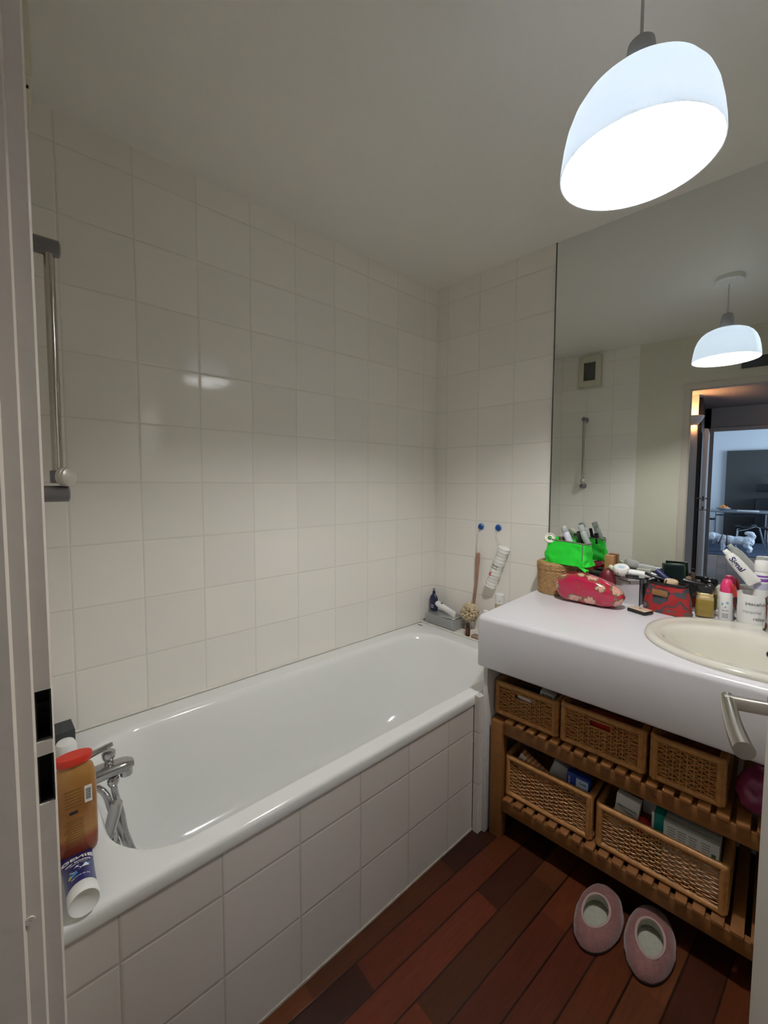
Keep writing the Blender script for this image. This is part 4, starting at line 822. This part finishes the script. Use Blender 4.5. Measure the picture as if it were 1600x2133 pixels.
for p_,c_ in ((.08,(.75,.45,.36)),(.15,(.62,.20,.18)),(.22,(.75,.50,.42)),(.28,(.60,.24,.20)),(.36,(.70,.48,.36)),(.41,(.16,.13,.05)),(.47,(.22,.10,.04)),(.51,(.42,.012,.055))): e=E_.new(p_); e.color=(*c_,1)
nt.links.new(d,cr.inputs[0]); nt.links.new(cr.outputs[0],b.inputs['Base Color']); b.inputs['Roughness'].default_value=.16; b.inputs['Coat Weight'].default_value=.6
PT=lambda k: .122-(.058*((k+.25)/1.25)**2 if k>-.25 else .030*((k+.25)/.75)**2)
rings=[]; n=48; Lx=.128
for j in range(33):
    k=-1+2*j/32; x=Lx*math.copysign(abs(k)**.9,k)
    env=(max(0,1-abs(k)**3.2))**.5; zb=.030*abs(k)**5; zt=PT(k); e2=1 if abs(k)<.82 else (max(0,1-((abs(k)-.82)/.18)**2))**.5
    zc=(zb+zt)/2; Hh=(zt-zb)*(.12+.88*e2); D=.052*(.22+.78*env)
    ring=[]
    for i in range(n):
        a=2*PI*i/n; y=D*math.copysign(abs(cos(a))**.9,cos(a)); z=zc+Hh/2*math.copysign(abs(sin(a))**.85,sin(a)); y-=.012*(z/.1-.5)
        w_=noise.noise(Vector((x*30,y*20,z*30)))*.005*env; ring.append(Vector((x,y+w_,max(.0008,z+w_))))
    rings.append(ring)
G().loft(rings).obj('pouch_body',FL,r,angle=80)
g=G(); zp=[(Lx*k,-.004,PT(k)+.0012) for k in [-.80+1.6*j/24 for j in range(25)]]
g.tube(zp,.0034,8,flat=.6); g.obj('zip',mat('crimson_zip',(.30,.008,.04),.4),r)
g=G(); g.tube([(Lx*k,-.050*(max(0,1-abs(k)**3))**.5-.001,PT(k)*.5+.002) for k in [-.97+.2*j/8 for j in range(9)]],.003,8); g.obj('piping',MATS['crimson_zip'],r)
# white gift bag with devices
r=vthing('white_gift_bag',1.022,-.052,CT,-.08); tag(r,'small white paper bag with black edges behind the floral pouch','paper bag')
WPB=mat('white_paper_bag',(.56,.55,.58),.5)
g=G(); w_,d_,h_=.048,.020,.108
rg=[[Vector((x*k,y*k2,z)) for x,y in ((-w_,-d_),(w_,-d_),(w_,d_),(-w_,d_))] for z,k,k2 in ((0,1,1),(.05,.99,1.02),(h_,1.0,1.1))]
o=g.loft(rg,True,False).obj('bag_body',WPB,r,smooth=False); solid(o,.001)
g=G()
for x,y in ((-w_,-d_),(w_,-d_),(w_,d_)): g.tube([(x,y,.001),(x*.99,y*1.02,.05),(x,y*1.1,h_)],.0019,5)
g.tube([(-w_,-d_*1.1,h_),(w_,-d_*1.1,h_),(w_,d_*1.1,h_),(-w_,d_*1.1,h_)],.0019,5,True); g.obj('black_edging',INK,r)
g=G(); g.tube([(-.03,-d_*1.12,.100),(-.012,-d_*1.2,.094),(.008,-d_*1.2,.092),(.015,-d_*1.2,.086)],.0028,6,flat=.4); g.obj('ribbon',INK,r)
g=G(); g.box((-.022,-.0225,.040),(.016,.0006,.012)); g.obj('pink_print',mat('hot_pink_print',(.55,.03,.12),.5),r)
r=vthing('facial_brush_device',1.002,-.085,.984); r.rotation_euler=(.35,.06,TH); r.scale=(1.18,1.18,1.18); tag(r,'white hand-held device with a round head on paper bag','beauty device')
g=G(); g.lathe([(.001,-.014),(.020,-.014),(.024,-.010),(.0255,-.002),(.0255,.006),(.022,.012),(.016,.0135),(.014,.011),(.010,.0105),(.001,.0105)],None,36); g.obj('head',WHITEPL,r)
g=G(); g.tube([(.020,0,-.004),(.04,.002,-.004),(.07,.004,-.004),(.090,.005,-.005)],[.010,.011,.0095,.0085],16); g.obj('handle',WHITEPL,r)
g=G(); g.lathe([(.001,.0012),(.009,.0012),(.010,0)],T(0,0,.0105),24); g.obj('blue_marking',mat('pale_blue_mark',(.45,.55,.68),.4),r)
g=G(); g.sph((.022,-.012,.002),.0024,sub=1); g.sph((-.004,-.0245,.001),.0024,sub=1); g.obj('button',INK,r)
tiltcyl('sage_cosmetic_tube',.955,-.075,.990,.75,-.1,-.42,[('cap',[(.009,0),(.010,.001),(.010,.024),(.009,.025)],mat('sage_cap',(.50,.50,.38),.4)),('tube',[(.009,.025),(.0095,.026),(.0085,.07),(.006,.072)],mat('grey_tube',(.42,.43,.40),.4))],'sage-capped thin tube left of the white round device','tube')
tiltcyl('black_pencil',1.022,-.100,.966,1,.05,.03,[('barrel',[(.004,0),(.005,.001),(.005,.045),(.004,.046)],BLACK),('clear_end',[(.0045,.046),(.005,.047),(.005,.064),(.004,.065)],CLR)],'black pencil with clear end across the paper bag','pencil')
tiltcyl('white_cosmetic_stick',1.03,-.055,.966,1,.1,.02,[('stick',[(.009,0),(.010,.001),(.010,.05),(.008,.052)],OFFW)],'off-white stick lying behind the round device','cosmetic stick')
tiltcyl('black_mascara',1.075,-.040,.955,.6,0,.35,[('barrel',[(.007,0),(.008,.001),(.008,.05),(.0065,.052)],BLACK)],'black mascara between paper bag and red bag','mascara')
# dark items between bags
o=G().box((0,0,.045),(.022,.05,.09),bev=.004).obj('dark_bottle',BLACK); put(o,1.088,-.035,CT); tag(o,'dark bottle wedged between paper bag and red bag','bottle')
# compact powder
r=vthing('powder_compact',1.090,-.165,CT,-.42); tag(r,'black compact with pale beige lid lying on the counter','compact')
G().box((0,0,.007),(.072,.050,.013),bev=.004,seg=3).obj('case',BLACK,r); G().box((0,0,.0145),(.068,.046,.003),bev=.0014).obj('lid',mat('beige_lid',(.68,.52,.38),.3),r); g=G(); g.lathe([(.004,0),(.004,.0006)],T(0,0,.0160),16); g.obj('emblem',mat('taupe_emblem',(.20,.15,.12),.4),r)
# red bag
r=vthing('red_patterned_bag',1.163,-.090,CT,-.22); tag(r,'open red and grey patterned toiletry bag full of make-up','toiletry bag')
RB=bpy.data.materials.new('red_grey_print'); RB.use_nodes=True; nt,b=nodes(RB)
tc=nt.nodes.new('ShaderNodeTexCoord'); ns=nt.nodes.new('ShaderNodeTexNoise'); ns.inputs['Scale'].default_value=17; ns.inputs['Detail'].default_value=1; nt.links.new(tc.outputs['Object'],ns.inputs['Vector'])
cr=nt.nodes.new('ShaderNodeValToRGB'); cr.color_ramp.interpolation='CONSTANT'; E_=cr.color_ramp.elements; E_[0].position=0; E_[0].color=(.20,.13,.09,1); E_[1].position=.40; E_[1].color=(.33,.015,.015,1)
for p_,c_ in ((.34,(.045,.055,.07)),(.54,(.05,.06,.075)),(.60,(.33,.015,.015)),(.68,(.10,.09,.08))): e=E_.new(p_); e.color=(*c_,1)
nt.links.new(ns.outputs[0],cr.inputs[0]); nt.links.new(cr.outputs[0],b.inputs['Base Color']); b.inputs['Roughness'].default_value=.65
n=56; rings=[]
for j in range(11):
    k=j/10; ring=[]
    for i in range(n):
        a=2*PI*i/n; hw=.078-.018*k+.004*sin(k*PI); hd=.034-.004*k
        x=hw*math.copysign(abs(cos(a))**.45,cos(a)); y=hd*math.copysign(abs(sin(a))**.6,sin(a)); z=.112*k
        w_=noise.noise(Vector((x*40,y*40,z*40)))*.003; ring.append(Vector((x+w_,y+w_,z)))
    rings.append(ring)
o=G().loft(rings,True,False).obj('bag_body',RB,r,angle=80); solid(o,.002,-1)
g=G(); g.tube([v for v in rings[-1]],.004,8,True,flat=1.3); g.obj('black_zip_rim',BLACK,r)
G().box((-.012,-.0375,.078),(.052,.002,.022),RX(.1).to_3x3(),bev=.0008).obj('tan_patch',mat('tan_leather',(.26,.14,.05),.6),r)
g=G(); g.tube([(-.004,-.036,.108),(.006,-.042,.118),(.010,-.040,.132)],.003,8,flat=.5); g.obj('zip_pull',mat('dark_brown_pull',(.05,.03,.03),.5),r)
bz=CT+.112
r=vthing('open_mirror_compact',1.175,-.045,bz-.02); r.rotation_euler=(-.12,-.06,TH+.1); tag(r,'dark green open compact mirror standing in the red bag','compact mirror')
G().box((0,0,.045),(.075,.006,.09),bev=.003).obj('case',mat('dark_green_case',(.012,.028,.020),.25),r); G().box((0,-.0034,.045),(.062,.0012,.074)).obj('mirror_glass',mat('dark_mirror_glass',(.05,.07,.06),.06,metal=.9),r)
tiltcyl('navy_cosmetic_tube',1.165,-.075,bz+.005,-.75,0,.62,[('tube',[(.010,0),(.011,.001),(.011,.055),(.008,.059)],mat('navy_tube',(.015,.022,.10),.4))],'navy tube leaning left in front of the open compact','tube')
r=vthing('loose_powder_jar',1.172,-.098,bz-.006); r.rotation_euler=(.12,.10,TH); g=G(); g.lathe([(.020,0),(.022,.002),(.022,.008),(.0205,.009),(.0225,.010),(.0225,.019),(.020,.022),(.001,.022)],None,32); g.obj('jar',mat('beige_jar',(.50,.36,.23),.45),r); tag(r,'round beige powder jar on top of the red bag','jar')
tiltcyl('black_eyeliner',1.120,-.095,bz+.0,.1,-.1,1 if False else .25,[('barrel',[(.004,0),(.005,.001),(.005,.02),(.004,.021)],BLACK)],'tiny black eyeliner end at the left of powder jar','eyeliner')
tiltcyl('black_brush_handle',1.085,-.085,bz+.026,1,-.05,-.22,[('handle',[(.005,0),(.0062,.004),(.0055,.075),(.004,.078)],BLACK)],'long black brush handle across the left of red bag','make-up brush')
tiltcyl('purple_pencil',1.115,-.078,bz+.020,.8,0,-.35,[('barrel',[(.0035,0),(.0042,.001),(.0042,.05),(.003,.055)],mat('purple_pencil',(.25,.03,.16),.4))],'thin purple pencil lying against the powder jar','pencil')
r=vthing('white_card',1.112,-.058,bz+.002); r.rotation_euler=(-.5,.35,TH); G().box((0,0,.01),(.04,.002,.022)).obj('card',WHITEPL,r); tag(r,'small white card poking from the red bag','card')
tiltcyl('black_mascara',1.205,-.065,bz+.015,1,0,-.12,[('barrel',[(.007,0),(.008,.001),(.008,.06),(.0055,.066)],BLACK)],'black mascara lying at the right end of red bag','mascara')
tiltcyl('taupe_brush',1.218,-.055,bz+.0,.1,0,1,[('bristles',[(.004,0),(.010,.014),(.009,.026),(.004,.032)],mat('taupe_bristle',(.20,.14,.10),.8)),('tip',[(.005,.034),(.006,.036),(.006,.042),(.004,.044)],BLACK)],'taupe bristled brush upright at the right of compact','make-up brush')
# perfume
r=vthing('perfume_bottle',1.272,-.062,CT+.006,.05); tag(r,'golden perfume bottle with black bow stopper behind the basin','perfume')
LIQ=mat('golden_liquid',(.27,.19,.035),.1,noise_amt=.15,noise_scale=30,coat=.5)
rg=[[Vector((.027*k*math.copysign(abs(cos(a))**.5,cos(a)),.018*k*math.copysign(abs(sin(a))**.6,sin(a)),z)) for a in [2*PI*j/32 for j in range(32)]] for k,z in ((.9,0),(1.02,.004),(1.03,.03),(.97,.062))]
G().loft(rg).obj('liquid_body',LIQ,r,angle=60)
rg=[[Vector((.0262*k*math.copysign(abs(cos(a))**.5,cos(a)),.0175*k*math.copysign(abs(sin(a))**.6,sin(a)),z)) for a in [2*PI*j/32 for j in range(32)]] for k,z in ((1,.062),(.96,.072),(.90,.073),(.90,.084),(.86,.085))]
G().loft(rg).obj('gold_collar',mat('pale_gold',(.62,.48,.25),.25,metal=.5),r,angle=50)
g=G(); 
for sg in (-1,1): g.sph((sg*.013,0,.105),.014,sx=1.05,sy=.8,sz=1.25,sub=3)
g.sph((0,-.002,.102),.010,sy=1.0,sz=1.3,sub=3); g.box((0,0,.099),(.044,.026,.026),bev=.006); g.obj('bow_stopper',BLACK,r)
# pink spray
r=vthing('deodorant_spray',1.331,-.048,CT+.004); tag(r,'white deodorant spray with bright pink cap beside the perfume','spray can')
g=G(); g.lathe([(.0205,0),(.0215,.002),(.0215,.088),(.019,.098),(.0175,.101)],None,32); g.obj('can',WHITEPL,r)
g=G(); g.lathe([(.0185,.099),(.0190,.101),(.0185,.125),(.0150,.133),(.013,.141),(.009,.144),(.001,.145)],None,32); g.obj('cap',mat('hot_pink_cap',(.72,.05,.17),.35),r)
BLP=mat('sky_blue_print',(.22,.42,.62),.5)
for dx,zz,rr in ((-.008,.058,.0042),(.005,.064,.0042),(.0,.048,.0030)):
    g=G(); g.lathe([(rr,0),(rr,.0005)],T(dx,-(.0216**2-dx**2)**.5,zz)@RX(PI/2),14); g.obj('blue_flower_print',BLP,r)
text('sanex',.009,GREYINK,r,T(0,0,.036),.0002,warp=cylwarp(.0217)); g=G()
for k in range(5): g.box((0,-.0214,.010+k*.0036),(.016,.0005,.0012))
g.obj('fine_print',GREYINK,r,smooth=False)
# mug
r=vthing('lettered_mug',1.403,-.064,CT+.002); tag(r,'white mug printed with grey words holding toothpaste and lipsticks','mug')
pr=[(.036,0),(.0395,.003),(.0415,.02),(.0435,.112),(.0430,.114),(.0410,.112),(.0385,.02),(.034,.006),(.001,.006)]
rg=[[Vector((q*cos(2*PI*i/48),q*sin(2*PI*i/48),z)) for i in range(48)] for q,z in pr]; G().loft(rg,True,True).obj('mug_body',mat('mug_glaze',(.78,.78,.78),.2,coat=.3),r,angle=60)
ca=-.12
for body,zz,x0,m_ in (('peaceful',.084,.012,GREYINK),('tranquility',.056,.004,mat('pale_grey_print',(.36,.36,.37),.6)),('relax',.034,.024,GREYINK)):
    text(body,.0155 if body!='tranquility' else .0125,m_,r,RZ(ca)@T(0,0,zz),.0002,warp=(lambda R,x0: (lambda v: Vector((R*sin((v.x+x0)/R),-R*cos((v.x+x0)/R)-v.z,v.y))))(.0437 if zz>.07 else .0430 if zz>.05 else .0425,x0))
# toothpaste tube
r=vthing('toothpaste_tube',1.322,-.088,1.103); q=Vector((.80,.0,-1)).to_track_quat('Z','Y').to_matrix()
r.rotation_euler=(Matrix.Rotation(TH,3,'Z')@q).to_euler(); tag(r,'white toothpaste tube leaning cap-up in the lettered mug','toothpaste')
zx=q.inverted()@Vector((0,-1,0))           # direction of the viewer side in the tube's own axes
aw=math.atan2(zx.y,zx.x)
g=G(); g.lathe([(.0075,0),(.0085,.001),(.0100,.018),(.0095,.019)],None,24); g.obj('cap',WHITEPL,r)
rg=[]
for i in range(12):
    k=i/11; a1=.0175*(.75+.25*min(1,k*5))*(1+.15*k); b1=.0150*(.8 if k<.05 else 1)*(1-k**2)+.0015
    rg.append([RZ(aw-PI/2)@Vector((a1*cos(a),b1*sin(a),.019+.115*k)) for a in [2*PI*j/32 for j in range(32)]])
G().loft(rg).obj('tube_body',WHITEPL,r,angle=60)
tr=RZ(aw+PI/2)@Matrix(((0,0,0,0),(0,0,0,0),(0,0,0,0),(0,0,0,1))) if False else None
def sigw(v): # text x runs down the tube, y across, raised towards the viewer
    z=.030+v.x; k=max(0,min(1,(z-.019)/.115)); a1=.0175*(1+.15*k); b1=.0150*(1-k*k)+.0015; y=v.y; h=b1*max(0,1-(y/a1)**2)**.5+.0006+v.z
    return RZ(aw-PI/2)@Vector((y,h,z))
t_=text('Signal',.024,mat('navy_print',(.015,.015,.09),.4),r,Matrix(),.0002,warp=sigw,align='LEFT',bold=.0005)
# jar / bottle with purple label in the mug
r=vthing('purple_label_bottle',1.4205,-.058,.905); tag(r,'white bottle with purple label standing in the lettered mug','bottle')
g=G(); g.lathe([(.018,0),(.0195,.003),(.0195,.125),(.017,.133)],None,28); g.obj('bottle',WHITEPL,r); g=G(); g.lathe([(.0165,.133),(.0195,.134),(.0200,.142),(.0195,.166),(.017,.169),(.012,.167),(.010,.169),(.001,.169)],None,28); g.obj('cap',WHITEPL,r)
PUR=mat('purple_label',(.22,.07,.42),.4)
for z0_,h_ in ((.100,.010),(.115,.006)): g=G(); g.lathe([(.0198,z0_),(.0198,z0_+h_)],None,28,False,False); g.obj('purple_band',PUR,r)
g=G(); g.lathe([(.0197,.072),(.0197,.094)],None,28,False,False); g.obj('lavender_label',mat('lavender_label',(.50,.50,.66),.4),r)
for i,(ds,dt,dx,m1,m2,lb) in enumerate(((-.022,-.006,-.30,BLACK,mat('red_lipstick',(.40,.03,.02),.4),'black lipstick with red tip leaning left in the mug'),(-.028,.012,-.42,mat('plum_stick',(.10,.015,.02),.4),MATS['plum_stick'],'dark plum pencil leaning furthest left in the mug'),(-.012,-.020,-.2,mat('burgundy_stick',(.18,.015,.03),.35),MATS['burgundy_stick'],'short burgundy lip pencil at the front of the mug'))):
    L_=(.125,.115,.085)[i]
    tiltcyl('lip_pencil',1.403+ds,-.064+dt,.865,dx,0,1,[('barrel',[(.005,0),(.0065,.002),(.0070,L_*.62),(.0068,L_*.63)],m1),('tip',[(.0062,L_*.63),(.0066,L_*.64),(.0060,L_*.95),(.002,L_)],m2)],lb,'lip pencil')
for o in list(bpy.data.objects):
    if o.name.startswith(('fine_print','printed_lines','fruit')): o['kind']='stuff'
# marks and fittings that sit on one part become that part's own sub-parts
SUB={'barcode':('barcode_label','carton'),'mirror_glass':('case',),'emblem':('lid',),'blue_marking':('head',),'button':('head',),
     'lettering':('bottle_body','carton','mug_body','tube_body','can','pad_stack','bottle'),'fine_print':('carton','bottle_body','can'),'label':('carton',),'green_mark':('carton',),
     'logo_bar':('bottle_body',),'white_end':('carton',),'zip_pull':('black_zip_rim',),'hose_connector':('spout',),'overflow_hole':('basin_bowl',),'blue_flower_print':('can',),
     'shirt_picture':('tube_body',),'splash_picture':('tube_body',),'star_picture':('tube_body',),'stripe':('tube_body',),'red_logo':('pad_stack',),'blue_print':('bottle',),
     'purple_band':('bottle',),'lavender_label':('bottle',),'label_stripe':('bottle',),'grille_back':('housing',),'slats':('housing',),'pink_print':('bag_body',),'tan_patch':('bag_body',),'printed_lines':('carton',)}
base=lambda o: o.name.split('.')[0]
for root in [o for o in bpy.data.objects if o.parent is None and o.type=='EMPTY']:
    kids=list(root.children)
    for k in kids:
        for want in SUB.get(base(k),()):
            host=[q for q in kids if base(q)==want]
            if host: k.parent=host[0]; break
